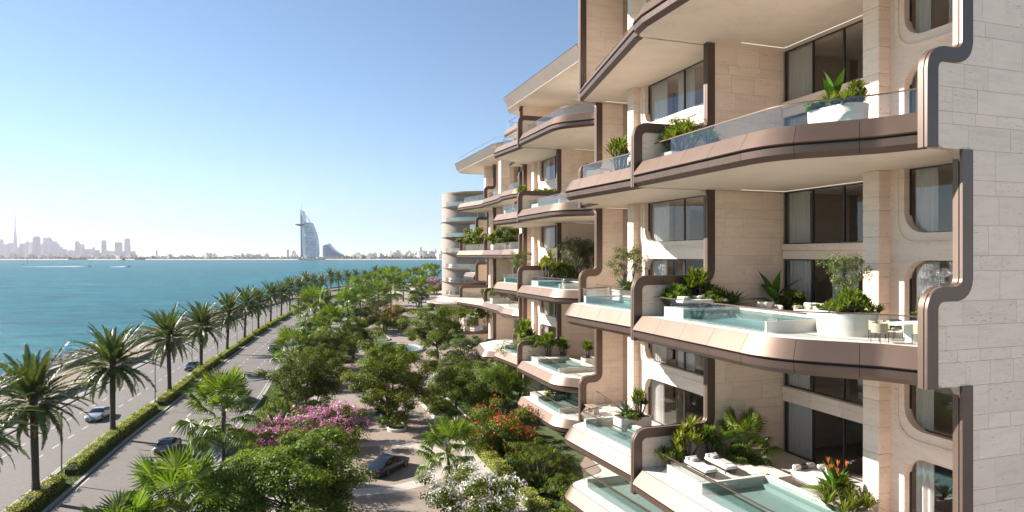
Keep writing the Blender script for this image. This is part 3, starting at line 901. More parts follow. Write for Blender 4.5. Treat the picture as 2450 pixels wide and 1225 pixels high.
class Building:
    def __init__(self, name, label, ds, dd, base):
        self.ds, self.dd = ds, dd                       # shift of this block along and across the facade
        self.d0, self.s0 = base
        x, y, _ = W(self.d0 + dd, self.s0 + ds)
        self.root = thing(name, label, "apartment building", (x, y, 0), TH, "stepped apartment blocks along the garden")
        self.off = (self.d0, self.s0, 0)
        self.npanel = 0
        self.loose = MB(self.off)
    def mb(self): return MB(self.off)
    def empty(self, name, label=None):
        o = bpy.data.objects.new(name, None); o.empty_display_size = .2
        link(o, self.root)
        if label: o["label"] = label
        return o

    # --- a party wall with stepped bronze edge
    def fin(self, s, d_up, d_f, decks, d_back, ztop, vis=(0, 99), d_panel=None, top_forward=False, zbase=0.0, w=.56, th=.34, drop=1.45, rise=2.35, face=True, maxpanels=300):
        B = self
        holder = B.empty("party_wall")
        pts = [(d_up, zbase)]; rr = [0]
        inn = [(d_up + w, zbase)]; ir = [0]
        n_l = len(decks)
        segs = []
        for k, dz in enumerate(decks):
            zb, zt = dz - drop, dz + rise
            last = (k == n_l - 1)
            if last and top_forward: zt = ztop
            if zb > zbase + .2:
                pts += [(d_up, zb), (d_f, zb)]; rr += [.5, .5]
                inn += [(d_up + w, zb), (d_f + w, zb)]; ir += [.4, .4]
            else:
                pts = [(d_f, zbase)]; rr = [0]; inn = [(d_f + w, zbase)]; ir = [0]; zb = zbase
            znext = decks[k + 1] - drop if not last else ztop
            if last and top_forward:
                pts += [(d_f, ztop)]; rr += [0]; inn += [(d_f + w, ztop)]; ir += [0]
                po, pi_ = [(d_f, zb), (d_f, ztop)], [(d_f + w, zb), (d_f + w, ztop)]
                segs.append((po, pi_)); continue
            pts += [(d_f, zt), (d_up, zt)]; rr += [.85, .32]
            inn += [(d_f + w, zt - w), (d_up + w, zt - w)]; ir += [.3, .85]
            if last: pts += [(d_up, ztop)]; rr += [0]; inn += [(d_up + w, ztop)]; ir += [0]
            po = fillet([(d_f, zb), (d_f, zt), (d_up, zt), (d_up, znext)], [0, .85, .32, 0], 6)
            pi_ = fillet([(d_f + w, zb), (d_f + w, zt - w), (d_up + w, zt - w), (d_up + w, znext)], [0, .3, .85, 0], 6)
            segs.append((po, pi_))
        path = fillet(pts, rr, 6)
        inner = fillet(inn, ir, 6)
        # stone core
        body = [(d + .035, z) for d, z in path]
        poly = body + [(d_back, ztop), (d_back, zbase)]
        mb = B.mb()
        n = len(poly)
        v0 = [(d, s + .085, z) for d, z in poly]; v1 = [(d, s + th, z) for d, z in poly]
        mb.add(v0 + v1, [tuple(range(n)), tuple(range(2 * n - 1, n - 1, -1))] + [(i, n + i, n + (i + 1) % n, (i + 1) % n) for i in range(n)])
        me = mb.mesh("wall_core", M['stone_body'])
        O("wall_core", me, holder)
        # bronze face frame, shadow gap and lit edge trim for every storey pair
        for po, pi_ in segs:
            mb = B.mb()
            n = len(po)
            mb.loft([[(a[0], s - .02, a[1]), (b[0], s - .02, b[1]), (b[0], s + .092, b[1]), (a[0], s + .092, a[1])] for a, b in zip(po, pi_)], True, True)
            mb.build("bronze_frame", M['bronze'], holder, 'auto')
            mb = B.mb()
            q = [(.02, 0)]
            pin = offs_path(po, .02)
            mb.loft([[(a[0] + .0, s + .092, a[1]), (b[0], s + .092, b[1]), (b[0], s + .145, b[1]), (a[0], s + .145, a[1])] for a, b in zip(offs_path(po, .022), offs_path(po, .10))], True, True)
            mb.build("shadow_gap", M['gap'], holder)
            mb = B.mb()
            mb.loft([[(a[0], s + .145, a[1]), (b[0], s + .145, b[1]), (b[0], s + th + .03, b[1]), (a[0], s + th + .03, a[1])] for a, b in zip(po, offs_path(po, .06))], True, True)
            mb.build("edge_trim", M['edge'], holder, 'auto')
        # stone panels on the face
        if not face: return holder
        dend = d_panel or d_back
        zs = [zbase]
        marks = []
        for k, dz in enumerate(decks):
            if dz - drop > zbase + .2: marks.append(dz - drop)
            if not (top_forward and k == n_l - 1): marks.append(dz + rise - w)
        marks.append(ztop)
        r = random.Random(int(s * 100))
        z = zbase
        for mk_ in marks:
            if mk_ - z < .3: continue
            for c in course_list(mk_ - z):
                z0, z1 = z, z + c
                z = z1
                g = .007
                zz = [z0 + g + (z1 - z0 - 2 * g) * q / 8 for q in range(9)]
                left = [(pathz(inner, q), q) for q in zz]
                lo = max(p[0] for p in left)
                d = min(p[0] for p in left)
                first = True
                x0 = lo + .12
                cuts = []
                x = x0 + r.uniform(.3, 1.6)
                while x < dend - .5:
                    cuts.append(x); x += r.choice((1.3, 1.7, 2.3, 2.9)) if c > .8 else r.choice((1.2, 1.7, 2.4, 3.2))
                cuts.append(dend)
                a = None
                for xi, x in enumerate(cuts):
                    if a is None: shp = [(p[0] + g, p[1]) for p in left]
                    else: shp = [(a + g, zz[0]), (a + g, zz[-1])]
                    shp = shp + [(x - g, zz[-1]), (x - g, zz[0])]
                    y1 = s + .062 - r.uniform(0, .006)
                    n = len(shp)
                    vv = [(p[0], y1, p[1]) for p in shp] + [(p[0], s + .09, p[1]) for p in shp]
                    ff = [tuple(range(n))] + [(i, n + i, n + (i + 1) % n, (i + 1) % n) for i in range(n)]
                    a = x
                    if vis[0] <= z0 and z1 <= vis[1] and B.npanel < maxpanels and cuts[xi - 1] < (d_panel or 99):
                        mb = B.mb(); mb.add(vv, ff)
                        mb.build("stone_panel", M['stone'], holder)
                        B.npanel += 1
                    else:
                        B.loose.add([(p[0] - B.off[0] + B.off[0], p[1], p[2]) for p in vv], ff)
        return holder

    def finish(self):
        if self.loose.v:
            self.loose.v = self.loose.v
            o = self.loose.build("further_stone_panels", M['stone'], self.root)
            tag(o, kind="stuff")

    # --- one terrace slab with bronze fascia, glass balustrade, soffit
    def terrace(self, outline, deck, dback, rail=True, name="terrace", drop=1.45, out=.5, setback=.85, plen=2.5, rail_range=None, wallpts=None, glass_h=1.08):
        B = self
        h = B.empty(name)
        ol = resample(outline, .45)
        def close(o): return o + [(dback, o[-1][1]), (dback, o[0][1])]
        mid, low = deck - .84, deck - drop
        # slab core: deck stone on top, soffit stone below, shadow gaps between
        mb = B.mb()
        mb.prism(close(offset(ol, -.06)), deck - .10, deck)
        mb.build("deck_slab", M['deck'], h)
        mb = B.mb()
        top, bot = close(offset(ol, -.09)), close(offset(ol, out - .10))
        mb.loft([[(d, s_, deck - .10) for d, s_ in top], [(d, s_, mid) for d, s_ in bot]], True, False)
        rec = close(offset(ol, out - .16))
        mb.loft([[(d, s_, mid) for d, s_ in bot], [(d, s_, mid) for d, s_ in rec], [(d, s_, mid - .1) for d, s_ in rec]], True, False)
        lo2 = close(offset(ol, .06))
        mb.loft([[(d, s_, mid - .1) for d, s_ in rec], [(d, s_, low + .02) for d, s_ in lo2]], True, False)
        mb.build("shadow_gap", M['gap'], h)
        mb = B.mb()
        so = close(offset(ol, .10))
        mb.prism(so, low - .0, low + .05)
        mb.build("soffit", M['soffit'], h)
        # champagne fascia and dark lower band, panel by panel
        L = cumlen(ol)[-1]
        n = max(1, round(L / plen))
        for i in range(n):
            g = .009
            seg = cut(ol, L * i / n + (g if i else 0), L * (i + 1) / n - (g if i < n - 1 else 0))
            full = offset(ol, 0)
            def off_at(o):
                # offset the whole outline, then cut, so that joints line up
                oo = offset(ol, o); LL = cumlen(oo)[-1]
                return oo
            a = seg_off(ol, seg, 0.0); b = seg_off(ol, seg, out); a2 = seg_off(ol, seg, -.06); b2 = seg_off(ol, seg, out - .06)
            mb = B.mb()
            mb.loft([[(p[0], p[1], deck + .012), (q[0], q[1], mid + .05), (q2[0], q2[1], mid), (p2[0], p2[1], deck + .012)] for p, q, q2, p2 in zip(a, seg_off(ol, seg, out), b2, a2)], True, True)
            mb.build("fascia_panel", M['champagne'], h, 'auto')
            c, d_, c2, e2 = seg_off(ol, seg, out - .06), seg_off(ol, seg, .14), seg_off(ol, seg, out - .13), seg_off(ol, seg, .08)
            m_ = seg_off(ol, seg, out - .10)
            mb = B.mb()
            mb.loft([[(p[0], p[1], mid - .09), (m[0], m[1], low + .22), (q[0], q[1], low), (q2[0], q2[1], low + .005), (p2[0], p2[1], mid - .09)] for p, m, q, q2, p2 in zip(c, m_, d_, e2, c2)], True, True)
            mb.build("lower_band", M['bronze'], h, 'auto')
        if rail: B.balustrade(h, ol, deck, setback, rail_range, glass_h)
        return h

    def balustrade(self, h, ol, deck, setback, rr=None, gh=1.08):
        B = self
        gl = offset(ol, -setback)
        gl = [gl[0]] + [p for p, q in zip(gl[1:-1], ol[1:-1])] + [gl[-1]]
        L = cumlen(gl)[-1]
        t0, t1 = rr or (.25, L - .2)
        n = max(1, round((t1 - t0) / 1.9))
        for i in range(n):
            seg = cut(gl, t0 + (t1 - t0) * i / n + .008, t0 + (t1 - t0) * (i + 1) / n - .008)
            mb = B.mb()
            mb.loft([[(d, s_, deck + .003) for d, s_ in seg], [(d, s_, deck + gh) for d, s_ in seg]], False)
            mb.build("glass_panel", M['rail'], h, True)
        seg = cut(gl, t0, t1)
        a, b = offset(seg, .035), offset(seg, -.035)
        mb = B.mb()
        mb.loft([[(p[0], p[1], deck + gh), (p[0], p[1], deck + gh + .055), (q[0], q[1], deck + gh + .055), (q[0], q[1], deck + gh)] for p, q in zip(a, b)], True, True)
        mb.build("handrail", M['champagne'], h)

    def pool(self, ol, deck, s0, s1, wd, setback=.95, hgt=.58, lounge=None):
        """raised pool whose glass outer wall follows the terrace edge between s0 and s1; lounge = (s0, s1) plinth beside it"""
        B = self
        h = B.empty("plunge_pool")
        gl = resample(offset(ol, -setback), .4)
        def piece(a, b):
            seg = [p for p in gl if a < p[1] < b]
            lo = np.interp(a, [p[1] for p in gl], [p[0] for p in gl]) if gl[0][1] < gl[-1][1] else gl[0][0]
            hi = np.interp(b, [p[1] for p in gl], [p[0] for p in gl])
            return [(float(lo), a)] + seg + [(float(hi), b)]
        seg = piece(s0, s1)
        inn = [(seg[0][0] + wd, seg[0][1]), (seg[-1][0] + wd, seg[-1][1])]
        # floor, water, outer glass wall
        mb = B.mb(); mb.prism(seg + inn[::-1], deck + .01, deck + .05); mb.build("pool_floor", M['pooltile'], h)
        mb = B.mb(); mb.poly([(d, s_, deck + hgt - .05) for d, s_ in (seg + inn[::-1])][::-1])
        wm = mb.mesh("water_surface", M['water']); O("water_surface", wm, h)
        mb = B.mb(); mb.loft([[(d, s_, deck + .01) for d, s_ in seg], [(d, s_, deck + hgt - .05) for d, s_ in seg]], False); mb.build("glass_wall", M['poolwall'], h)
        # stone rims
        mb = B.mb()
        a, b = inn
        mb.box(a[0], a[0] + .35, s0 - .0, s1 + .0, deck + .0, deck + hgt) if abs(a[0] - b[0]) < .05 else mb.prism([a, (a[0] + .35, a[1]), (b[0] + .35, b[1]), b], deck, deck + hgt)
        mb.build("pool_rim", M['deck'], h)
        mb = B.mb(); mb.prism([seg[-1], inn[1], (inn[1][0] + .45, s1 + .3), (seg[-1][0], s1 + .3)], deck, deck + hgt + .004); mb.build("pool_rim", M['deck'], h)
        mb = B.mb(); mb.prism([seg[0], inn[0], (inn[0][0] + .35, s0 - .12), (seg[0][0], s0 - .12)], deck, deck + hgt - .045); mb.build("pool_rim", M['deck'], h)
        mb = B.mb(); mb.box(inn[0][0] - .55, inn[0][0] - .01, s0 + .4, s1 - .4, deck + .05, deck + .30); mb.build("pool_step", M['pooltile'], h)
        if lounge:
            q = piece(lounge[0], lounge[1])
            mb = B.mb(); mb.prism(q + [(q[-1][0] + wd + .45, q[-1][1]), (q[0][0] + wd + .45, q[0][1])], deck, deck + hgt + .02)
            mb.build("lounge_plinth", M['deck'], h)
        return h

    # --- stone column and the framed opening wall beside it
    def column(self, d0, d1, s0, s1, z0, z1, name="column"):
        B = self
        h = B.empty(name)
        cs = course_list(z1 - z0, (1.25, 1.25, .62))
        z = z0
        for c in cs:
            mb = B.mb()
            mb.rbox(d0, d1, s0, s1, z + .006, z + c - .006, .03)
            mb.build("stone_block", M['stone'], h)
            z += c
        mb = B.mb(); mb.box(d0 + .02, d1 - .02, s0 + .02, s1 - .02, z0, z1); mb.build("column_core", M['stone_body'], h)
        return h

    def frame_wall(self, d, s_near, s_far, deck, ztop, lo=3.3, hi=4.55, jamb=.75, th=.45):
        """stone wall facing the sea with a rounded opening above and below a curved spandrel; s_far is the column side"""
        B = self
        h = B.empty("framed_wall")
        sj = s_far - jamb
        def prof(sj, lo, hi, e=0):
            up = fillet([(sj, ztop), (sj, deck + hi), (s_near, deck + hi)], [0, .95, 0], 7)
            dn = fillet([(s_near, deck + lo), (sj, deck + lo), (sj, deck)], [0, .95, 0], 7)
            return up, dn
        up, dn = prof(sj, lo, hi)
        jw = [(s_far, ztop)] + up + dn + [(s_far, deck)]
        mb = B.mb()
        n = len(jw)
        v0 = [(d, a, z) for a, z in jw]; v1 = [(d + th, a, z) for a, z in jw]
        mb.add(v0 + v1, [tuple(range(n)), tuple(range(2 * n - 1, n - 1, -1))] + [(i, n + i, n + (i + 1) % n, (i + 1) % n) for i in range(n)])
        mb.build("opening_surround", M['stone'], h, False)
        # raised moulding that follows the upper opening
        upm, _ = prof(sj + .28, lo, hi - .42)
        a = upm; b = offs_line(upm, .16)
        mb = B.mb()
        mb.loft([[(d - .07, p[0], p[1]), (d - .07, q[0], q[1]), (d + .02, q[0], q[1]), (d + .02, p[0], p[1])] for p, q in zip(a, b)], True, True)
        mb.build("moulding", M['stone'], h, 'auto')
        self.window(h, d + th * .75, s_near, sj + .05, deck, deck + lo + .02, 2)
        self.window(h, d + th * .75, s_near, sj + .05, deck + hi - .02, ztop, 2)
        return h

    def window(self, parent, d, s0, s1, z0, z1, n=3, curtain=True):
        """dark framed glazing facing the sea in the plane d"""
        B = self
        fr = B.mb()
        w = .07
        fr.box(d, d + .10, s0, s1, z0, z0 + w); fr.box(d, d + .10, s0, s1, z1 - w, z1)
        xs_ = [s0 + (s1 - s0) * i / n for i in range(n + 1)]
        for i, x in enumerate(xs_):
            a, b = (x, x + w) if i == 0 else (x - w, x) if i == n else (x - w * .6, x + w * .6)
            fr.box(d - .012, d + .112, a, b, z0 + w, z1 - w)
        f = fr.build("window", M['frame'], self.root)
        for i in range(n):
            mb = B.mb()
            e = .004 * i
            mb.poly([(d + .05 + e, xs_[i] + w * .6, z0 + w * .9), (d + .05 + e, xs_[i], z1 - w * .9), (d + .05 + e, xs_[i + 1] - w * .6, z1 - w * .9), (d + .05 + e, xs_[i + 1] - w * .6, z0 + w * .9)][::-1])
            mb.build("pane", M['pane'], f)
        if curtain:
            r = random.Random(int((s0 + z0) * 77))
            spans = [(s1 - (s1 - s0) * r.uniform(.18, .30), s1 - .08)] + ([(s0 + .08, s0 + (s1 - s0) * r.uniform(.16, .30))] if r.random() < .85 else [])
            if r.random() < .4: spans.append((s0 + (s1 - s0) * .42, s0 + (s1 - s0) * .62))
            for a, b in spans:
                k = max(6, int((b - a) / .055))
                pts = [(d + .32 + .085 * math.sin(i * 1.25 + .5 * math.sin(i * .37)) + .02 * r.random(), a + (b - a) * i / k) for i in range(k + 1)]
                mb = B.mb()
                mb.loft([[(p[0], p[1], z0 + .03) for p in pts], [(p[0], p[1], z1 - .05) for p in pts]], False)
                mb.build("curtain", M['curtain'], f, True)
        return f

    def window_wall(self, d, s0, s1, deck, ztop, lo=3.3, hi=4.25, n=3):
        B = self
        h = B.empty("window_wall")
        self.window(h, d, s0, s1, deck, deck + lo, n)
        self.window(h, d, s0, s1, deck + hi, ztop, n)
        k = 4
        for i in range(k):
            a, b = s0 + (s1 - s0) * i / k, s0 + (s1 - s0) * (i + 1) / k
            mb = B.mb(); mb.rbox(d - .22, d + .2, a + .006, b - .006, deck + lo + .003, deck + lo + .52, .02); mb.build("spandrel_stone", M['stone'], h)
            mb = B.mb(); mb.rbox(d - .34, d + .2, a + .006, b - .006, deck + lo + .53, deck + hi - .003, .05); mb.build("sill_stone", M['stone'], h)
        return h

    def room(self, d0, d1, s0, s1, deck, ztop, mid=3.9):
        B = self
        h = B.empty("interior")
        mb = B.mb(); mb.box(d1, d1 + .2, s0, s1, deck, ztop); mb.build("back_wall", M['room'], h)
        mb = B.mb(); mb.box(d0 + .12, d1, s0, s1, deck + mid - .3, deck + mid); mb.build("upper_floor", M['room'], h)
        mb = B.mb(); mb.box(d0 + .12, d1 - .01, s0, s1, deck + .004, deck + .02); mb.build("floor_finish", M['roomfloor'], h)
        r = random.Random(int(s0 * 10 + deck))
        for z in (deck + .02, deck + mid):
            a = r.uniform(s0 + 1, s1 - 3)
            mb = B.mb(); mb.rbox(d0 + 2.2, d0 + 3.1, a, a + 2.1, z, z + .42, .06); mb.rbox(d0 + 2.9, d0 + 3.2, a, a + 2.1, z + .4, z + .82, .06); mb.build("indoor_sofa", M['fabric'], h)
            mb = B.mb(); mb.box(d1 - .06, d1 - .02, a, a + 1.3, z + 1.2, z + 2.4); mb.build("wall_picture", M['curtain'], h)
        return h

def offs_path(p, o):
    """offset an outline (d, z) to its right-hand (inland, downward) side"""
    q = offset([tuple(x) for x in p], -o)
    return q
def offs_line(p, o):
    return offset([tuple(x) for x in p], o)
_oc = {}
def seg_off(ol, seg, o):
    """points of seg moved outwards by o using the directions of the whole outline ol"""
    key = (id(ol), len(ol))
    out = []
    for p in seg:
        bi, bd = 0, 1e9
        for i in range(len(ol) - 1):
            a, b = Vector(ol[i]), Vector(ol[i + 1])
            ab = b - a
            q = max(0, min(1, (Vector(p) - a).dot(ab) / max(1e-9, ab.length_squared)))
            dd = (a + ab * q - Vector(p)).length
            if dd < bd: bd, bi, bq = dd, i, q
        nrm = lambda i: _vn(ol, i)
        n = nrm(bi) * (1 - bq) + nrm(bi + 1) * bq
        n.normalize()
        out.append((p[0] + n.x * o, p[1] + n.y * o))
    return out
def _vn(ol, i):
    n = Vector((0, 0))
    for a, b in ((i - 1, i), (i, i + 1)):
        if a >= 0 and b < len(ol):
            t = Vector(ol[b]) - Vector(ol[a])
            if t.length > 1e-9: t.normalize(); n += Vector((-t.y, t.x))
    return n.normalized()

# outlines in the frame of the nearest block, (d, s) from near to far
AM = fillet([(22.85, 18.22), (22.1, 19.7), (19.4, 22.6), (19.3, 33.55)], [0, 1.6, 3.2, 0], 9)
MBO = fillet([(20.0, 34.1), (19.25, 43.9), (22.9, 45.6), (23.45, 49.75)], [0, 1.1, 1.0, 0], 6)
MBT = fillet([(20.0, 34.06), (20.05, 34.8), (23.3, 49.7)], [0, .3, 0], 4)
AMT = fillet([(22.85, 18.22), (22.1, 19.6), (19.4, 22.4), (19.25, 32.5), (19.5, 34.0), (20.4, 34.06)], [0, 1.6, 3.0, .6, .5, 0], 6)
DECKS = [8.5, 17.5, 26.5, 35.5]
def sh(ol, ds, dd): return [(d + dd, s + ds) for d, s in ol]

def block(name, label, ds, dd, decks=DECKS, A=True, ztop=44.6, visA=(0, 99), low=True, roof=None, bshift=0.0, near_block=False):
    B = Building(name, label, ds, dd, (24.0, 34.0))
    B.off = (24.0, 34.0, 0)
    # party walls: A (near), M (middle, deep low wall), B (far)
    if A: B.fin(17.75, 24.0, 22.2, decks, 38, ztop, (10.3, 31.7) if near_block else (99, 99), 29.5, maxpanels=95)
    B.fin(33.6, 23.95, 18.9, decks[:-1] if near_block else decks, 38, ztop if not roof else 33.9, (4.5, 34.5), 29.75, maxpanels=235)
    B.fin(49.8 + bshift, 24.45, 22.95, decks, 38, ztop if not roof else roof - 1.4, (6, 35), 27.0, top_forward=near_block, maxpanels=300)
    for k, dz in enumerate(decks):
        top = (k == len(decks) - 1)
        soff = dz + 9 - 1.45 if not top else (roof - 1.35 if roof else ztop - .4)
        amo = AMT if top else AM
        B.terrace(amo, dz, 38, name="terrace", rail=True)
        B.terrace(MBT if (top and near_block) else MBO, dz, 38, rail=True)
        for s0, s1, cd0, cd1, cs in ((17.75, 33.6, 26.15, 27.4, 23.35), (33.6, 49.8 + bshift, 25.0, 26.1, 44.5)):
            B.column(cd0, cd1, cs, cs + .92, dz, soff)
            if not (roof and top):
                B.frame_wall(cd1 - .55, s0 + .5, cs, dz, soff)
                B.window_wall(29.8 if cs < 30 else 28.9, cs + .95 if cs < 30 else cs + .4, s1 - .02, dz, soff, n=4 if cs < 30 else 2)
                mb = B.mb(); mb.box(cd1 + .3, 30.5, cs + .6, cs + .8, dz, soff); mb.build("return_wall", M['stone_body'], B.root)
                B.room(30.0, 36.5, s0 + .5, s1 - .03, dz, soff)
            # cove light slot in the soffit
            if cs < 30 or True:
                mb = B.mb()
                dl = 29.2 if cs < 30 else 28.2
                mb.box(dl, dl + .045, cs + 1.6, s1 - .6, soff - .02, soff + .01)
                mb.box(dl - 3.2, dl - .004, s1 - .62, s1 - .58, soff - .02, soff + .01)
                mb.build("cove_strip", M['cove'], B.root)
    return B

B1 = block("apartment_block", "large beige stone apartment block with bronze stepped balconies, nearest the viewer", 0, 0, near_block=True)
# half-level terrace low at the far bay of the near block
B1.terrace(MBO, 4.2, 38, rail=True)
mb = B1.mb(); mb.box(18.0, 38, 17.9, 49.8, 44.2, 44.7)
mb.build("roof", M['soffit'], B1.root)  # unseen slab above the top storey, added for the shade it casts
B2 = block("apartment_block", "middle beige apartment block with overhanging penthouse roof on columns", 39.4, 6.6, A=True, roof=41.5, bshift=-2.6)
B2.terrace(AM, 4.2, 38, rail=True)
M['frostrail'] = m_glass('frosted_rail', (.62, .66, .67), 1.0, .1, 1.5, .16)
M['towerstone'] = m_travertine('tower_stone', (.34, .275, .23), tint=.02, pits=.2)
# roof and penthouse of the middle block
def slab_roof(B, ol, dback, z0, z1, inset=.55, name="roof"):
    h = B.empty(name)
    ol = resample(ol, .6)
    c = lambda o: o + [(dback, o[-1][1]), (dback, o[0][1])]
    mb = B.mb(); mb.prism(c(offset(ol, -.1)), z1 - .2, z1); mb.build("roof_deck", M['deck'], h)
    mb = B.mb(); mb.prism(c(offset(ol, -inset + .02)), z0, z0 + .12); mb.build("soffit", M['soffit'], h)
    n = max(1, round(cumlen(ol)[-1] / 4))
    L = cumlen(ol)[-1]
    for i in range(n):
        seg = cut(ol, L * i / n + .01, L * (i + 1) / n - .01)
        a, b, b2, a2 = seg_off(ol, seg, 0), seg_off(ol, seg, -inset), seg_off(ol, seg, -inset - .05), seg_off(ol, seg, -.12)
        mb = B.mb()
        mb.loft([[(p[0], p[1], z1 + .02), (q[0], q[1], z0 - .02), (q2[0], q2[1], z0 - .02), (p2[0], p2[1], z1 + .02)] for p, q, q2, p2 in zip(a, b, b2, a2)], True, True)
        mb.build("fascia_panel", M['bronze2'], h, 'auto')
    mb = B.mb(); e0, e1 = offset(ol, .02), offset(ol, -.05)
    mb.loft([[(p[0], p[1], z1 + .02), (p[0], p[1], z1 + .10), (q[0], q[1], z1 + .10), (q[0], q[1], z1 + .02)] for p, q in zip(e0, e1)], True, True)
    mb.build("roof_edge", M['gap'], h)
    return h
M['bronze2'] = m_metal("roof_bronze", (.33, .25, .205), .38, .75)
R2 = [(d - 6.6, s - 39.4) for d, s in fillet([(26.1, 57.5), (26.05, 80.3), (27.2, 83.0), (31, 83.6)], [0, 1.6, 1.2, 0], 6)]
slab_roof(B2, sh(R2, 6.6, 39.4) if False else [(d, s) for d, s in R2], 38, 40.15, 41.5)
# mezzanine terrace with its bronze-ended low wall
B2.fin(38.6, 23.2, 20.9, [38.2], 27, 40.9, (99, 99), face=True, w=.4, zbase=37.0, drop=1.1, rise=2.4)
B2.terrace([(21.0, 39.0), (21.0, 44.6), (24, 45.4)], 38.2, 28, drop=1.0, out=.35, setback=.3)
B2.column(24.2, 25.4, 38.9, 39.9, 35.5, 40.15)
B2.column(23.2, 24.2, 43.6, 44.5, 35.5, 40.15)
B2.window_wall(29.0, 24.5, 33.5, 35.5, 40.1, lo=2.2, hi=2.6, n=4)
B2.room(29.4, 36, 18.5, 44, 35.5, 40.1, 2.6)
B1.finish(); B2.finish()

B3 = Building("apartment_block", "far beige apartment block with wide flat roof and stepped terraces, third from the viewer", 95.0, 8.0, (24.0, 0.0))
B3.off = (B3.d0 + 8.0, B3.s0 + 95.0, 0); B3.loose.off = B3.off
DK3 = [4.0, 13.0, 22.0, 31.0]
sE, sG, sF = 109.5, 121.5, 125.0
B3.fin(sE, 33.6, 31.95, DK3, 44, 37.2, (5, 35), 37.5, maxpanels=130)
B3.fin(sG, DU(1166, sG), DU(1100, sG), DK3[:3], 44, 30.0, (5, 35), 37.0, maxpanels=230)
B3.fin(sF, DU(1164, sF), DU(1138, sF), [8.5, 17.5, 26.5], 44, 30.0, (5, 35), 38.0, maxpanels=290)
B3.fin(88.8, 32.2, 31.2, DK3, 44, 36.0, (99, 99), face=True)
T1 = fillet([(32.0, 89.3), (31.3, 91.0), (31.0, 95.5), (31.75, 99.5), (31.9, 109.3)], [0, .8, 1.5, 1.5, 0], 5)
T2 = fillet([(32.3, 110.0), (30.35, 121.4)], 0)
T3 = fillet([(32.3, 110.0), (30.3, 121.3), (34.2, 123.2)], [0, .9, 0], 5)
for dz in DK3:
    B3.terrace(T1, dz, 44, plen=3.2)
    B3.terrace(T3 if dz > 30 else T2, dz, 44, plen=3.2)
for dz in (8.5, 17.5, 26.5):
    B3.terrace(fillet([(DU(1138, 125.6), 125.6), (DU(1113, 134), 134), (DU(1113, 134) + 3.5, 135.5)], [0, .8, 0]), dz, 44, plen=3.2)
B3.terrace(fillet([(DU(1215, 91.5), 91.5), (DU(1160, 94.5), 94.5), (DU(1146, 103), 103), (DU(1180, 106), 106)], [0, 1, 1, 0]), 6.6, 40, rail=False)
slab_roof(B3, fillet([(33.4, 88.6), (32.4, 92.5), (29.9, 97.5), (29.5, 121.6), (31.4, 124.3), (36, 124.6)], [0, 2.5, 3, 1.0, 1.0, 0], 6), 44, 37.2, 38.6)
B3.balustrade(B3.empty("roof_balustrade"), resample(fillet([(33.6, 89), (32.6, 92.6), (30.1, 97.5), (29.8, 121)], [0, 2, 2, 0]), .6), 38.6, .3)
for u, s_ in ((1172, 112.5), (1209, 99.0)):
    d_ = DU(u, s_)
    B3.column(d_ - .75, d_ + .75, s_, s_ + 1.2, 31.0, 37.2)
for s_ in (98.5, 116):
    for dz in DK3[:3]:
        d_ = 35.6
        B3.column(d_ - .6, d_ + .5, s_, s_ + 1.0, dz, dz + 7.55)
for a, b in ((90, 109.2), (110, 121.2)):
    for dz in DK3:
        B3.window_wall(38.2, a + .3, b - .3, dz, dz + (7.5 if dz < 30 else 6.1), n=5)
        B3.room(38.6, 43, a, b, dz, dz + (7.5 if dz < 30 else 6.1))
B3.finish()

# ------------------------------------------------------------------ round tower at the far end
TX, TY = -7.6, 196.0
rt = thing("round_tower", "rounded beige apartment tower with curved balconies at the far end", "apartment building", (TX, TY, 0))
def ell(rx, ry, cx=0, cy=0, n=40, a0=0, a1=2 * math.pi): return [(cx + rx * math.cos(a0 + (a1 - a0) * i / n), cy + ry * math.sin(a0 + (a1 - a0) * i / n)) for i in range(n if a1 - a0 > 6.2 else n + 1)]
def sup(rx, ry, cx=0, cy=0, n=48, e=.62):
    f = lambda v: math.copysign(abs(v) ** e, v)
    return [(cx + rx * f(math.cos(2 * math.pi * i / n)), cy + ry * f(math.sin(2 * math.pi * i / n))) for i in range(n)]
LV = [9.9, 13.6, 17.6, 22.0, 26.4, 30.8, 35.2]
mb = MB(); mb.prism(sup(13.3, 11.6), 8.5, 39.0); mb.build("tower_wall", M['towerstone'], rt, 'auto')
mb = MB(); mb.prism(ell(9.5, 9.5, 2, 0), 0, 8.6); mb.build("tower_base", M['stone_body'], rt, True)
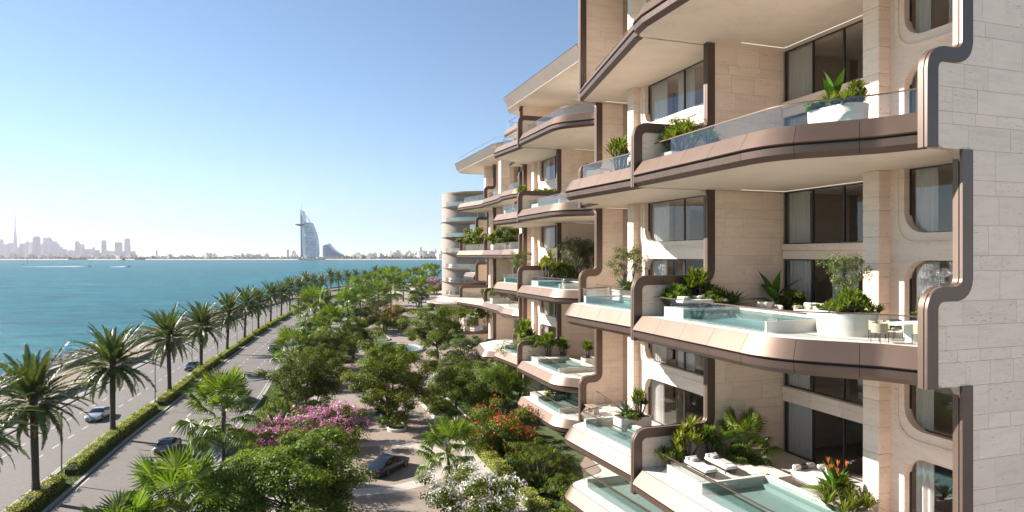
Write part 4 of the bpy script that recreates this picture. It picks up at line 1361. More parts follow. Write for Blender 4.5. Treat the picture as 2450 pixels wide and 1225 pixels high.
for k, z in enumerate(LV):
    big = .9 if k % 2 else 0
    mb = MB()
    rings = []
    for rr_, zz in ((12.2, z - .70), (13.0, z - .28), (13.15 + big * .25, z), (12.9, z + .02)):
        rings.append([(x, y, zz) for x, y in ell(rr_ + .35, rr_ * .98, .2, -2.9)])
    mb.loft(rings, True, True)
    mb.build("balcony_slab", M['champagne'] if k in (1, 4) else M['towerstone'], rt, 'auto')
    for i in range(9):
        a0 = math.pi * (1.04 + .10 * i); a1 = a0 + math.pi * .097
        mb = MB(); seg = ell(13.1, 12.5, .2, -2.9, 6, a0, a1)
        mb.loft([[(x, y, z + .03) for x, y in seg], [(x, y, z + 1.15) for x, y in seg]], False)
        mb.build("glass_panel", M['frostrail'], rt, True)
    seg = ell(13.1, 12.5, .2, -2.9, 40, math.pi * 1.04, math.pi * 1.94)
    mb = MB(); mb.tube([(x, y, z + 1.17) for x, y in seg], .03, 4); mb.build("handrail", M['champagne'], rt)
    # recessed windows on the side that faces the garden
    for i in range(2, 8):
        a0 = math.pi * (1.24 + .085 * i); a1 = a0 + math.pi * .080
        seg = [(-13.3 + 6.4 + i * 2.3 + q_ * 2.1 / 2, -11.75) for q_ in range(3)]
        mb = MB(); mb.loft([[(x, y, z + .05) for x, y in seg], [(x, y, z + 3.3) for x, y in seg]], False)
        f = mb.build("window", M['towerglass'] if 'towerglass' in M else M['frame'], rt, True)
        mb = MB(); mb.tube([(seg[0][0], seg[0][1], z + .05), (seg[0][0], seg[0][1], z + 3.3)], .09, 4); mb.build("mullion", M['white'], f)
mb = MB(); mb.loft([[(x, y, z) for x, y in ell(r_, r_ * .95, .1, -1.5)] for r_, z in ((12.6, 38.3), (13.5, 38.9), (13.6, 39.25), (13.0, 39.4))], True, True)
mb.build("roof", M['towerstone'], rt, 'auto')
for k, a in ((1, 1.66), (4, 1.66)):
    x, y = 13.4 * math.cos(math.pi * a), 12.8 * math.sin(math.pi * a) - 2
    pts = fillet([(x - 4, y - .4, LV[k] + .05), (x + .8, y, LV[k] + .1), (x + .8, y + .1, LV[k + 1] - .4)], [0, 1.2, 0]) if False else [(x - 3, y - .35, LV[k] + .0), (x - .6, y - .1, LV[k] + .05), (x + .3, y, LV[k] + .5), (x + .5, y, LV[k] + 1.3), (x + .5, y, LV[k + 1] - .5)]
    mb = MB(); mb.tube(pts, .22, 6); mb.build("bronze_loop", M['champagne'], rt, True)
cn = thing("entrance_canopy", "flat disc-shaped entrance canopy on round columns in front of the round tower", "canopy", (-13.0, 183.5, 0))
mb = MB(); mb.lathe([(7.5, 6.1), (8.6, 6.5), (10.2, 7.3), (11.2, 8.1), (11.1, 8.35), (10.6, 8.45), (.1, 8.5)], 44); mb.build("canopy_disc", M['towerstone'], cn, 'auto')
mb = MB(); mb.lathe([(7.4, 6.0), (8.5, 6.45), (10.1, 7.22), (10.15, 7.16), (8.5, 6.3), (7.4, 5.9)], 44, caps=False); mb.build("bronze_underside", M['bronze'], cn, 'auto')
mb = MB(); mb.lathe([(8.3, 8.4), (8.1, 9.0), (7.5, 9.2), (.1, 9.3)], 36); mb.build("upper_disc", M['stone'], cn, 'auto')
for x, y in ((-2.6, -4.2), (.4, -3.0), (3.5, -5), (-5, 3), (4, 4)):
    mb = MB(); mb.lathe([(.85, 0), (.85, 6.2)], 20, x, y); mb.build("column", M['stone'], cn, 'auto')

# ------------------------------------------------------------------ garden paving, beds, planters, pool
def band(name, o0, o1, z, mat, a, b): return ribbon(name, [(o1, z), (o0, z)], mat, a, b)
band("planting_strip", -13.3, -17.6, .10, M['lawnsoil'], 60, 420)
band("garden_path", -17.6, -21.2, .03, M['pathpave'], 60, 470)
band("path_kerb", -21.2, -21.5, .06, M['darkkerb'], 200, 470)
band("driveway", -21.5, -52, .014, M['drive'], 60, 430)
CXR, CYR = -14.0, 65.0
mb = MB(); mb.loft([[(x, y, .026) for x, y in ell(r_, r_, CXR, CYR, 72)] for r_ in (8.3, 6.5)], True)
mb.f = [f[::-1] for f in mb.f]
mb.f = mb.f[:]; tag(mb.build("paved_ring", M['ringpave']), kind="structure")
def lpoly(name, pts, z, mat):
    mb = MB(); mb.poly([W(d, s, z) for d, s in pts]); o = mb.build(name, mat)
    return tag(o, kind="structure")
lpoly("hedge_path", [(16.9, 35), (18.4, 35), (18.4, 72.5), (16.9, 72.5)], .03, M['ringpave'])
lpoly("garden_bed", [(18.4, 30), (40, 30), (40, 49.7), (44, 49.8), (44, 121), (26.5, 121), (18.4, 74)], .06, M['lawnsoil'])
def oval(cx, cy, L, w, rz, n=10):
    """rounded strip outline, length L along its axis"""
    pts = []
    for i in range(n + 1): a = -math.pi / 2 + math.pi * i / n; pts.append((L / 2 - w / 2 + w / 2 * math.cos(a), w / 2 * math.sin(a)))
    for i in range(n + 1): a = math.pi / 2 + math.pi * i / n; pts.append((-L / 2 + w / 2 + w / 2 * math.cos(a), w / 2 * math.sin(a)))
    c, s_ = math.cos(rz), math.sin(rz)
    return [(cx + x * c - y * s_, cy + x * s_ + y * c) for x, y in pts]
def island(cx, cy, L, w, lab):
    r = thing("planter_island", lab, "planter", (cx, cy, 0))
    o1 = oval(0, 0, L, w, math.pi / 2 + TH); o0 = oval(0, 0, L - .5, w - .5, math.pi / 2 + TH)
    mb = MB(); mb.loft([[(x, y, 0.0) for x, y in o1], [(x, y, .30) for x, y in o1], [(x, y, .34) for x, y in oval(0, 0, L - .08, w - .08, math.pi / 2 + TH)], [(x, y, .34) for x, y in o0], [(x, y, .1) for x, y in o0]], True)
    mb.build("stone_kerb", M['whitestone'], r, 'auto')
    mb = MB(); mb.prism(o0, .05, .24); mb.build("soil", M['lawnsoil'], r)
    return r
island(-15.6, 83.2, 13.0, 2.3, "narrow planter island with rounded kerb under the central tree")
island(-9.6, 88.6, 15.0, 4.3, "wider planter island with rounded pale kerb, right of the central one")
island(-36.0, 168, 20, 7, "planter island under the red-flowered shrub by the driveway")
fx, fy, _ = G(935, 838)
ft = thing("fountain", "round pale water basin with shallow teal water behind the central tree", "fountain", (fx, fy, 0))
mb = MB(); mb.lathe([(7.2, 0), (7.2, .5), (6.5, .55), (6.5, .2), (.1, .15)], 44); mb.build("basin", M['whitestone'], ft, 'auto')
mb = MB(); mb.poly([(x, y, .42) for x, y in ell(6.5, 6.5, 0, 0, 44)]); mb.build("basin_water", M['water'], ft)
mb = MB(); mb.poly([(x, y, .22) for x, y in ell(6.5, 6.5, 0, 0, 44)]); mb.build("basin_floor", M['pooltile'], ft)
mb = MB(); mb.lathe([(1.3, .2), (1.0, .7), (.35, 1.2), (1.4, 1.6), (1.5, 1.7), (.1, 1.62)], 20); mb.build("bowl", M['whitestone'], ft, 'auto')

# ------------------------------------------------------------------ pools of the terraces
for k, dz in enumerate(DECKS[:2]):
    B1.pool(AM, dz, 24.2 if k else 23.4, 30.6 if k else 28.9, 3.6 if k else 4.0, lounge=(30.9, 32.5) if k else (29.2, 32.2))
    B1.pool(MBO, dz, 36.6, 43.0, 2.9 if k else 2.2)
B1.pool(MBO, 4.2, 35.5, 42.8, 3.2)
for dz in DECKS[:3]:
    B2.pool(AM, dz, 24.5, 30.5, 3.8, lounge=(30.8, 33.1))
    B2.pool(MBO, dz, 36.2, 42.8, 3.0)
B2.pool(AM, 4.2, 24.5, 30.5, 3.8, lounge=(30.8, 33.1))
# ------------------------------------------------------------------ vegetation prototypes
def leaf_cloud(pos, nrm, size, aspect=.5, seed=0, fold=.0, droop=0.0):
    """diamond leaves: arrays of points, facing directions and lengths -> vertices, faces"""
    r = np.random.RandomState(seed)
    n = len(pos)
    nrm = nrm / (np.linalg.norm(nrm, axis=1, keepdims=True) + 1e-9)
    a = r.normal(size=(n, 3)); a[:, 2] -= droop
    a -= nrm * (a * nrm).sum(1, keepdims=True)
    a /= (np.linalg.norm(a, axis=1, keepdims=True) + 1e-9)
    b = np.cross(nrm, a)
    L = size[:, None]
    v0 = pos - a * L * .5
    v2 = pos + a * L * .5 - nrm * L * .12
    v1 = pos + b * L * aspect * .5 + nrm * L * .06
    v3 = pos - b * L * aspect * .5 + nrm * L * .06
    V = np.stack([v0, v1, v2, v3], 1).reshape(-1, 3)
    F = np.arange(n * 4).reshape(n, 4)
    return V, F

def crown_points(n, rad, seed, clumps=46, csize=.30, hollow=.55, lump=.25, zc=0.0, flat=.7):
    """leaf positions gathered in clumps through an uneven ellipsoid"""
    r = np.random.RandomState(seed)
    c = r.normal(size=(clumps, 3)); c /= np.linalg.norm(c, axis=1, keepdims=True)
    c[:, 2] = np.where(c[:, 2] < -.75, -c[:, 2] * .6, c[:, 2])
    rr = (hollow + (1 - hollow) * r.rand(clumps) ** .6) * (1 + lump * r.normal(size=clumps) * .6)
    c = c * rr[:, None]
    cr = csize * (.65 + .7 * r.rand(clumps))
    k = r.randint(0, clumps, n)
    d = r.normal(size=(n, 3)); d /= np.linalg.norm(d, axis=1, keepdims=True)
    q = (r.rand(n) ** .45)[:, None]
    d[:, 2] *= flat
    p = c[k] + d * q * cr[k][:, None]
    nr = d * .8 + np.array([0, 0, .75]) + r.normal(size=(n, 3)) * .45 + c[k] * .35
    R3 = np.array(rad)
    return p * R3, nr, c * R3

def tree_mesh(n, rad, seed, lsize, mat, aspect=.5, droop=.2, **kw):
    p, nr, c = crown_points(n, rad, seed, **kw)
    r = np.random.RandomState(seed + 1)
    V, F = leaf_cloud(p, nr, lsize * (.7 + .6 * r.rand(n)), aspect, seed + 2, droop=droop)
    return np_mesh("crown", V, F, mat), c

def branch_mesh(h, c, zc, seed, r0=.2, n=12, stems=1, spread=.3):
    r = random.Random(seed)
    mb = MB()
    for s in range(stems):
        a = s * 6.28 / stems + r.random()
        bx, by = (0, 0) if stems == 1 else (spread * .3 * math.cos(a), spread * .3 * math.sin(a))
        kx, ky = (r.uniform(-.1, .1), r.uniform(-.1, .1)) if stems == 1 else (spread * math.cos(a), spread * math.sin(a))
        top = (kx, ky, h)
        mb.tube([(bx, by, -.1), (bx + (kx - bx) * .5 + r.uniform(-.08, .08), by + (ky - by) * .5, h * .5), top], [r0 * 1.25, r0 * .9, r0 * .75], 7)
        for i in range(n // stems):
            q = c[r.randrange(len(c))]
            q = (q[0] * .85, q[1] * .85, q[2] * .8 + zc)
            m = (top[0] + (q[0] - top[0]) * .5 + r.uniform(-.2, .2), top[1] + (q[1] - top[1]) * .5 + r.uniform(-.2, .2), top[2] + (q[2] - top[2]) * .42)
            mb.tube([top, m, q], [r0 * .55, r0 * .33, r0 * .12], 5)
    return mb.mesh("trunk", M['bark'], True)

# --- date palm
def frond_mesh(L, droop, seed, npair=46, mat='frond', lw=.115, ll=.70):
    r = np.random.RandomState(seed)
    P = []
    x, z, a = 0.0, 0.0, 0.0
    n = 16
    P.append((0, 0))
    for i in range(n):
        a -= droop / n * (.5 + 1.2 * i / n)
        x += L / n * math.cos(a); z += L / n * math.sin(a)
        P.append((x, z))
    P = np.array(P)
    V, F = [], []
    def at(q):
        f = q * n; i = min(n - 1, int(f)); w = f - i
        p = P[i] * (1 - w) + P[i + 1] * w
        t = P[i + 1] - P[i]; t = t / np.linalg.norm(t)
        return p, t
    # rachis
    for i in range(n):
        w = .05 * (1 - i / n) + .012
        w2 = .05 * (1 - (i + 1) / n) + .012
        b = len(V)
        V += [(P[i][0], -w, P[i][1]), (P[i][0], w, P[i][1]), (P[i + 1][0], w2, P[i + 1][1]), (P[i + 1][0], -w2, P[i + 1][1])]
        F.append((b, b + 1, b + 2, b + 3))
    for k in range(npair):
        q = .14 + .85 * k / npair
        p, t = at(q)
        up = np.array([-t[1], t[0]])
        sz = ll * (math.sin(math.pi * min(1, q * .82 + .16)) ** .6) * (1 - .35 * q)
        for sgn in (-1, 1):
            fw = .62 + .25 * q + r.uniform(-.08, .08)
            lift = .38 + r.uniform(-.25, .2)
            d = np.array([t[0] * fw + up[0] * lift, sgn * (1 - .3 * q), t[1] * fw + up[1] * lift])
            d /= np.linalg.norm(d)
            base = np.array([p[0], sgn * .02, p[1]])
            wv = np.array([t[0], 0, t[1]]) * lw * (1 - .3 * q)
            tip = base + d * sz + np.array([0, 0, -.10 * sz])
            mid = base + d * sz * .5
            b = len(V)
            V += [tuple(base - wv * .5), tuple(base + wv * .5), tuple(mid + wv * .6), tuple(tip), tuple(mid - wv * .6)]
            F.append((b, b + 1, b + 2, b + 4)); F.append((b + 4, b + 2, b + 3, b + 3))
    F = [f for f in F]
    me = bpy.data.meshes.new("frond")
    me.from_pydata([tuple(map(float, v)) for v in V], [], [tuple(dict.fromkeys(f)) for f in F])
    me.materials.append(M[mat]); me.update()
    return me
FR = [frond_mesh(5.3, dr, i) for i, dr in enumerate((.45, .65, .85, 1.05, .7, .95))]
FRD = [frond_mesh(4.2, 1.5, 20, 30, 'dryfrond')]
PT = {}
def palm_trunk(h, r0=.32):
    key = round(h * 2) / 2
    if key not in PT:
        mb = MB()
        prof = []
        k = int(key / .22)
        for i in range(k + 1):
            z = key * i / k
            q = i / k
            rr_ = r0 * (1.25 - .35 * min(1, q * 5) + (.18 * max(0, q - .86) / .14))
            prof += [(rr_ * .94, z), (rr_ * 1.05, z + .14)]
        mb.lathe(prof, 10)
        PT[key] = mb.mesh("trunk", M['palmbark'], 'auto')
    return PT[key]
def palm_layout(seed, n=68):
    r = random.Random(seed)
    out = []
    for i in range(n):
        az = i * 2.39996 + r.uniform(-.2, .2)
        q = i / n
        el = R(86 - 120 * q ** 1.0) + r.uniform(-.1, .1)
        k = 0 if q < .25 else 1 if q < .45 else 2 if q < .7 else 3
        sc = (.82 if q < .1 else 1.0 if q < .75 else .86) * r.uniform(.9, 1.06)
        out.append((az, el, k if r.random() < .7 else r.choice((4, 5)), sc, q))
    return out
JOINED = {}
def joined_crown(kind, seed, layout, meshes, matname):
    key = (kind, seed)
    if key in JOINED: return JOINED[key]
    vs, fs, b = [], [], 0
    for az, el, k, sc, q in layout:
        me = meshes[k]
        co = np.empty(len(me.vertices) * 3, dtype=np.float32); me.vertices.foreach_get("co", co)
        mt = np.array((Euler((0, -el, az)).to_matrix() * sc))
        vs.append(co.reshape(-1, 3) @ mt.T)
        fs += [tuple(i + b for i in p.vertices) for p in me.polygons]
        b += len(me.vertices)
    V = np.concatenate(vs)
    me = bpy.data.meshes.new("crown")
    me.from_pydata(V.tolist(), [], fs)
    me.materials.append(M[matname]); me.update()
    JOINED[key] = me
    return me
def date_palm(x, y, h, label, seed, parts=True, sc=1.0, z=0.0):
    r = random.Random(seed)
    root = thing("date_palm", label, "palm tree", (x, y, z), r.uniform(0, 6.28), "date palms along the median")
    O("trunk", palm_trunk(h), root, (0, 0, 0), (0, 0, 0))
    root.rotation_euler = (r.uniform(-.035, .035), r.uniform(-.035, .035), root.rotation_euler.z)
    if parts:
        lay = palm_layout(seed)
        for az, el, k, s_, q in lay:
            O("frond", FR[k], root, (.12 * math.cos(az), .12 * math.sin(az), h - .1 - .5 * q), Euler((r.uniform(-.35, .35), -el, az)), s_ * sc)
        for i in range(4):
            az = i * 1.6 + r.random()
            O("dry_frond", FRD[0], root, (0, 0, h - .6), Euler((r.uniform(-.3, .3), R(38), az)), .75 * sc)
    else:
        s2 = seed % 3
        O("crown", joined_crown("date", s2, palm_layout(100 + s2, 48), FR, 'frond'), root, (0, 0, h - .2), (0, 0, r.uniform(0, 6.28)), sc)
    return root

# --- fan palm
def fan_leaf_mesh(seed, rl=1.0, pet=1.45, nseg=30, spread=R(285), droop=.5, mat='fan'):
    r = np.random.RandomState(seed)
    V, F, MI = [], [], []
    # stalk along +x
    n = 5
    pts = [(pet * i / n, 0, -.10 * pet * (i / n) ** 2) for i in range(n + 1)]
    for i in range(n):
        b = len(V); w = .03 - .012 * i / n
        V += [(pts[i][0], -w, pts[i][2]), (pts[i][0], w, pts[i][2]), (pts[i + 1][0], w, pts[i + 1][2]), (pts[i + 1][0], -w, pts[i + 1][2])]
        F.append((b, b + 1, b + 2, b + 3)); MI.append(1)
    hub = np.array(pts[-1])
    for k in range(nseg):
        a = -spread / 2 + spread * (k + .5) / nseg
        L = rl * (.72 + .28 * math.cos(a * .55)) * r.uniform(.92, 1.06)
        d = np.array([math.cos(a), math.sin(a), .12 - .25 * abs(a) / 2.6])
        sd = np.array([-math.sin(a), math.cos(a), 0])
        w1 = L * .55 * math.tan(spread / nseg * .43)
        pl = .035 * (1 if k % 2 else -1)
        m = hub + d * L * .55 + np.array([0, 0, -.05 * L])
        m2 = hub + d * L * .8 + np.array([0, 0, -.17 * L * droop * 2])
        t = hub + d * L * .98 + np.array([0, 0, -.42 * L * droop * r.uniform(.7, 1.3)])
        b = len(V)
        V += [tuple(hub), tuple(m + sd * w1 + np.array([0, 0, pl])), tuple(m2 + sd * w1 * .55), tuple(t), tuple(m2 - sd * w1 * .55), tuple(m - sd * w1 - np.array([0, 0, pl]))]
        F += [(b, b + 1, b + 5), (b + 5, b + 1, b + 2, b + 4), (b + 4, b + 2, b + 3)]; MI += [0, 0, 0]
    me = bpy.data.meshes.new("fan_leaf")
    me.from_pydata([tuple(map(float, v)) for v in V], [], F)
    me.materials.append(M[mat]); me.materials.append(M['petiole'])
    me.polygons.foreach_set("material_index", MI); me.update()
    return me
FL = [fan_leaf_mesh(i, droop=d) for i, d in enumerate((.35, .65, .95, 1.25))]
def fan_layout(seed, n=30, low=-48):
    r = random.Random(seed)
    out = []
    for i in range(n):
        q = i / n
        out.append((i * 2.39996 + r.uniform(-.25, .25), R(80 + (low - 80) * q) + r.uniform(-.15, .15), min(3, int(q * 4.2)), r.uniform(.85, 1.15) * (1 - .12 * q), q))
    return out
def fan_palm(x, y, h, sc, label, seed, parts=True, n=30, z=0.0, r0=.2, low=-48):
    r = random.Random(seed)
    root = thing("fan_palm", label, "palm tree", (x, y, z), 0, "fan palms in the garden")
    O("trunk", palm_trunk(h, .2), root)
    if parts:
        for az, el, k, s_, q in fan_layout(seed, n, low):
            O("fan_leaf", FL[k], root, (.08 * math.cos(az), .08 * math.sin(az), h - .4 * q), Euler((r.uniform(-.3, .3), -el, az)), s_ * sc)
    else:
        s2 = seed % 3
        O("crown", joined_crown2("fan", s2, fan_layout(300 + s2, 26, low)), root, (0, 0, h), (0, 0, r.uniform(0, 6.28)), sc)
    return root
def joined_crown2(kind, seed, layout):
    return joined_crown(kind, seed, layout, FL, 'fan')

# --- rosette plants (dracaena, pandanus, yucca, agave ...)
def rosette(V, F, c, L, w, n, seed, up=.35, droop=.5, axis=(0, 0, 1)):
    r = np.random.RandomState(seed)
    c = np.array(c, dtype=float)
    for i in range(n):
        a = i * 2.39996 + r.uniform(-.3, .3)
        q = i / n
        el = math.radians(85 - 100 * (q ** .8) * (1 - up)) + r.uniform(-.12, .12)
        l = L * r.uniform(.8, 1.1)
        d = np.array([math.cos(a) * math.cos(el), math.sin(a) * math.cos(el), math.sin(el)])
        sd = np.array([-math.sin(a), math.cos(a), 0]) * w
        m = c + d * l * .5 + np.array([0, 0, -.03 * l * droop])
        m2 = c + d * l * .8 + np.array([0, 0, -.14 * l * droop])
        t = c + d * l + np.array([0, 0, -.34 * l * droop])
        b = len(V)
        V += [tuple(c - sd * .4), tuple(c + sd * .4), tuple(m + sd), tuple(m2 + sd * .7), tuple(t), tuple(m2 - sd * .7), tuple(m - sd)]
        F += [(b, b + 1, b + 2, b + 6), (b + 6, b + 2, b + 3, b + 5), (b + 5, b + 3, b + 4)]
def mesh_vf(name, V, F, mat):
    me = bpy.data.meshes.new(name)
    me.from_pydata([tuple(map(float, v)) for v in V], [], F)
    me.materials.append(M[mat]); me.update()
    return me
def spiky_mesh(seed, heads, L, w, nb, rad, hgt, mat, up=.35, droop=.5):
    """(foliage, stems) of a many-headed shrub of strap leaves"""
    r = random.Random(seed)
    V, F = [], []
    mb = MB()
    for k in range(heads):
        a = k * 2.4; q = math.sqrt((k + .5) / heads)
        hz_ = hgt * (1 - .55 * q * q) * r.uniform(.75, 1.1)
        c = (rad * q * math.cos(a), rad * q * math.sin(a), hz_)
        rosette(V, F, c, L * r.uniform(.85, 1.15), w, nb, seed * 31 + k, up, droop)
        mb.tube([(c[0] * .25, c[1] * .25, -.05), (c[0] * .7, c[1] * .7, hz_ * .55), c], [.07, .05, .035], 5)
    return mesh_vf("foliage", V, F, mat), mb.mesh("stem", M['bark'], True)
def plant(name, label, cat, loc, foliage, stem=None, rz=0.0, sc=1.0, group=None, extra=()):
    root = thing(name, label, cat, loc, rz, group)
    root.scale = (sc, sc, sc) if not isinstance(sc, tuple) else sc
    O("foliage", foliage, root)
    if stem: O("stem", stem, root)
    for nm, me in extra: O(nm, me, root)
    return root
BLADE = mesh_vf("leaf", *(lambda V, F: (rosette(V, F, (0, 0, 0), 1.0, .085, 1, 3, .0, .2), (V, F))[1])([], []), 'leaf_agave') if False else None
def blade_mesh(L, w, mat, curve=.3, fold=.25, n=6, name="leaf", tipw=.0, stalk=.0):
    """one thick strap or paddle leaf along +x"""
    V, F = [], []
    for i in range(n + 1):
        q = i / n
        x = L * q; z = -curve * L * q * q
        ww = w * (math.sin(math.pi * min(1, (q * (1 - tipw) + .08))) ** .7 if q > stalk else .08)
        if i == n: ww = .004
        V += [(x, -ww, z + fold * ww), (x, 0, z), (x, ww, z + fold * ww)]
    for i in range(n):
        b = i * 3
        F += [(b, b + 1, b + 4, b + 3), (b + 1, b + 2, b + 5, b + 4)]
    me = bpy.data.meshes.new(name); me.from_pydata(V, [], F); me.materials.append(M[mat])
    me.polygons.foreach_set("use_smooth", [True] * len(F)); me.update()
    return me
AG = [blade_mesh(1.0, .085, 'leaf_agave', c, .35) for c in (.02, .12, .25)]
BN = [blade_mesh(1.9, .26, 'leaf_banana', c, .25, 9, stalk=.12) for c in (.18, .38, .6)]
def agave(label, loc, sc, seed, n=34, group=None):
    r = random.Random(seed)
    root = thing("agave", label, "plant", loc, r.uniform(0, 6), group)
    for i in range(n):
        q = i / n
        O("leaf", AG[min(2, int(q * 3))], root, (0, 0, .12), Euler((0, -R(86 - 80 * q) + r.uniform(-.1, .1), i * 2.39996)), sc * r.uniform(.85, 1.1) * (.7 + .3 * min(1, q * 2)))
    return root
def banana(label, loc, sc, seed, n=9, group=None, extra=0):
    r = random.Random(seed)
    root = thing("banana_plant", label, "plant", loc, r.uniform(0, 6), group)
    mb = MB(); mb.tube([(0, 0, -.05), (0, 0, .9 * sc)], [.09 * sc, .05 * sc], 7); mb.build("stem", M['petiole'], root, True)
    for i in range(n):
        q = i / n
        O("leaf", BN[min(2, int(q * 3))], root, (0, 0, (.75 - .35 * q) * sc), Euler((r.uniform(-.4, .4), -R(82 - 62 * q), i * 2.39996 + r.uniform(-.3, .3))), sc * r.uniform(.75, 1.05))
    return root

def blossoms(c, n, rad, seed, mat, s=.16, per=10, top=.1):
    """clusters of petals set on the outside of a crown"""
    r = np.random.RandomState(seed)
    d = r.normal(size=(n, 3)); d /= np.linalg.norm(d, axis=1, keepdims=True)
    d[:, 2] = np.abs(d[:, 2]) * (1 - top) + top
    k = r.randint(0, len(c), n)
    base = c[k] + d * np.array(rad) * .28 * (.8 + .3 * r.rand(n, 1))
    pos = np.repeat(base, per, 0) + r.normal(size=(n * per, 3)) * s * .8
    nr = np.repeat(d, per, 0) + r.normal(size=(n * per, 3)) * .6
    V, F = leaf_cloud(pos, nr, s * (.7 + .6 * r.rand(n * per)), .8, seed)
    return np_mesh("blossom", V, F, M[mat])

# --- tree and shrub prototypes
TREES = {}
def tree_proto(key, n, rad, zc, lsize, mat, trunk_h, seed, **kw):
    me, c = tree_mesh(n, rad, seed, lsize, M[mat], **{k: v for k, v in kw.items() if k in ('aspect', 'droop', 'clumps', 'csize', 'hollow', 'lump', 'flat')})
    tr = branch_mesh(trunk_h, c, zc, seed, kw.get('r0', .2), kw.get('nb', 14), kw.get('stems', 1), kw.get('spread', .4))
    TREES[key] = (me, tr, zc, c, rad)
tree_proto('broad', 42000, (5.0, 5.0, 3.9), 3.7, .25, 'leaf_bright', 1.4, 3, clumps=110, csize=.25, hollow=.45, lump=.35, stems=3, spread=.6)
tree_proto('broad2', 36000, (4.7, 4.7, 3.9), 4.5, .215, 'leaf_broad', 2.0, 8, clumps=90, csize=.25, hollow=.5, lump=.42, r0=.24, nb=18)
tree_proto('broad3', 34000, (4.7, 4.7, 3.6), 4.1, .21, 'leaf_dark', 1.8, 15, clumps=80, csize=.27, hollow=.5, lump=.45, r0=.22, nb=18)
tree_proto('olive', 8000, (3.2, 3.2, 2.6), 3.7, .26, 'leaf_olive', 1.8, 21, clumps=44, csize=.27, hollow=.5, lump=.4, stems=3, spread=.6, aspect=.35)
tree_proto('shrub', 11000, (3.2, 3.2, 1.9), 1.5, .19, 'leaf_broad', .8, 31, clumps=44, csize=.28, hollow=.45, lump=.35, stems=5, spread=.8, nb=20, r0=.08)
tree_proto('shrubd', 8500, (2.6, 2.6, 1.8), 1.4, .20, 'leaf_dark', .7, 37, clumps=36, csize=.30, hollow=.45, lump=.3, stems=5, spread=.7, nb=20, r0=.08)
tree_proto('smallolive', 2600, (1.15, 1.15, 1.15), 1.9, .13, 'leaf_olive', .8, 41, clumps=26, csize=.30, hollow=.45, lump=.45, stems=3, spread=.3, nb=18, r0=.04, aspect=.32)
tree_proto('smallbush', 2200, (.62, .62, .5), .5, .11, 'leaf_broad', .2, 43, clumps=20, csize=.36, hollow=.4, lump=.3, stems=4, spread=.15, nb=12, r0=.02)
tree_proto('lowgreen', 1400, (.62, .62, .26), .18, .12, 'leaf_bright', .08, 47, clumps=18, csize=.36, hollow=.3, lump=.3, stems=3, spread=.1, nb=6, r0=.015)
def tree(name, label, cat, x, y, key, sc=1.0, seed=0, z=0.0, group=None, extra=(), zsc=None, soft=None):
    me, tr, zc, c, rad = TREES[key]
    root = thing(name, label, cat, (x, y, z), (seed * 2.399) % 6.28, group)
    zs = zsc or sc
    O("trunk", tr, root, (0, 0, 0), (0, 0, 0), (sc, sc, zs))
    O("crown", me, root, (0, 0, zc * zs), (0, 0, 0), (sc, sc, zs))
    for nm, m_, dz in extra: O(nm, m_, root, (0, 0, (zc + dz) * zs), (0, 0, 0), (sc, sc, zs))
    return root

# ------------------------------------------------------------------ the date palm row
PP = [(-60, 1040, 7.0), (93, 1200, 8.9), (276, 1050, 8.9), (416, 950, 9.1), (482, 890, 8.6), (544, 847, 9.0), (587, 818, 9.4), (624, 796, 8.6), (651, 778, 9.2), (677, 764, 8.7), (699, 752, 9.2)]
tlist = []
tt = None
for u, v, h in PP[1:]:
    x, y, _ = G(u, v, 0)
    tlist.append((road_t(x, y), h))
t = tlist[-1][0]
while t < 790:
    t += rnd.uniform(17.5, 21.0); tlist.append((t, rnd.uniform(8.0, 10.4)))
x, y, _ = G(-62, 1040, 8.0)
lab0 = "date palm at the left edge of the picture, only its frond tips showing"
date_palm(-40.0, 46.5, 8.6, lab0, 900)
for i, (t, h) in enumerate(tlist):
    x, y = road(t, .25)
    date_palm(x, y, h, f"date palm with dark straight trunk, {ordn(i + 1)} from the near end of the median row", 7 + i * 13, parts=i < 9, sc=rnd.uniform(1.0, 1.12) * (1 if i < 9 else 1.12))

# lamp posts between the palms
def lamp_post(x, y, label):
    r = thing("lamp_post", label, "lamp post", (x, y, 0.1), 0, "slim grey lamp posts in the median")
    O("base_plate", LP[0], r); O("pole", LP[1], r); O("lamp_head", LP[2], r)
mb = MB(); mb.lathe([(.17, 0), (.17, .05), (.10, .08), (.09, .5), (.075, .55)], 10); LPa = mb.mesh("base_plate", M['polegrey'], 'auto') if 'polegrey' in M else None
M['polegrey'] = m_plain("galvanised_pole", (.22, .21, .20), .45, .5)
mb = MB(); mb.lathe([(.17, 0), (.17, .05), (.10, .08), (.09, .5), (.075, .55)], 10); LPa = mb.mesh("base_plate", M['polegrey'], 'auto')
mb = MB(); mb.lathe([(.072, .5), (.05, 6.3)], 8); LPb = mb.mesh("pole", M['polegrey'], 'auto')
mb = MB(); mb.lathe([(.05, 6.25), (.11, 6.3), (.12, 6.5), (.09, 6.56)], 8); LPc = mb.mesh("lamp_head", M['polegrey'], 'auto')
LP = (LPa, LPb, LPc)
LPOS = [(172, 1155), (350, 985), (443, 915), (509, 865), (565, 832), (605, 808)]
lts = [road_t(*G(u, v, 0)[:2]) for u, v in LPOS]
t = lts[-1]
while t < 480:
    t += 19.5; lts.append(t)
for i, t in enumerate(lts):
    x, y = road(t, -.1)
    lamp_post(x, y, f"slim grey lamp post in the hedge, {ordn(i + 1)} from the near end")

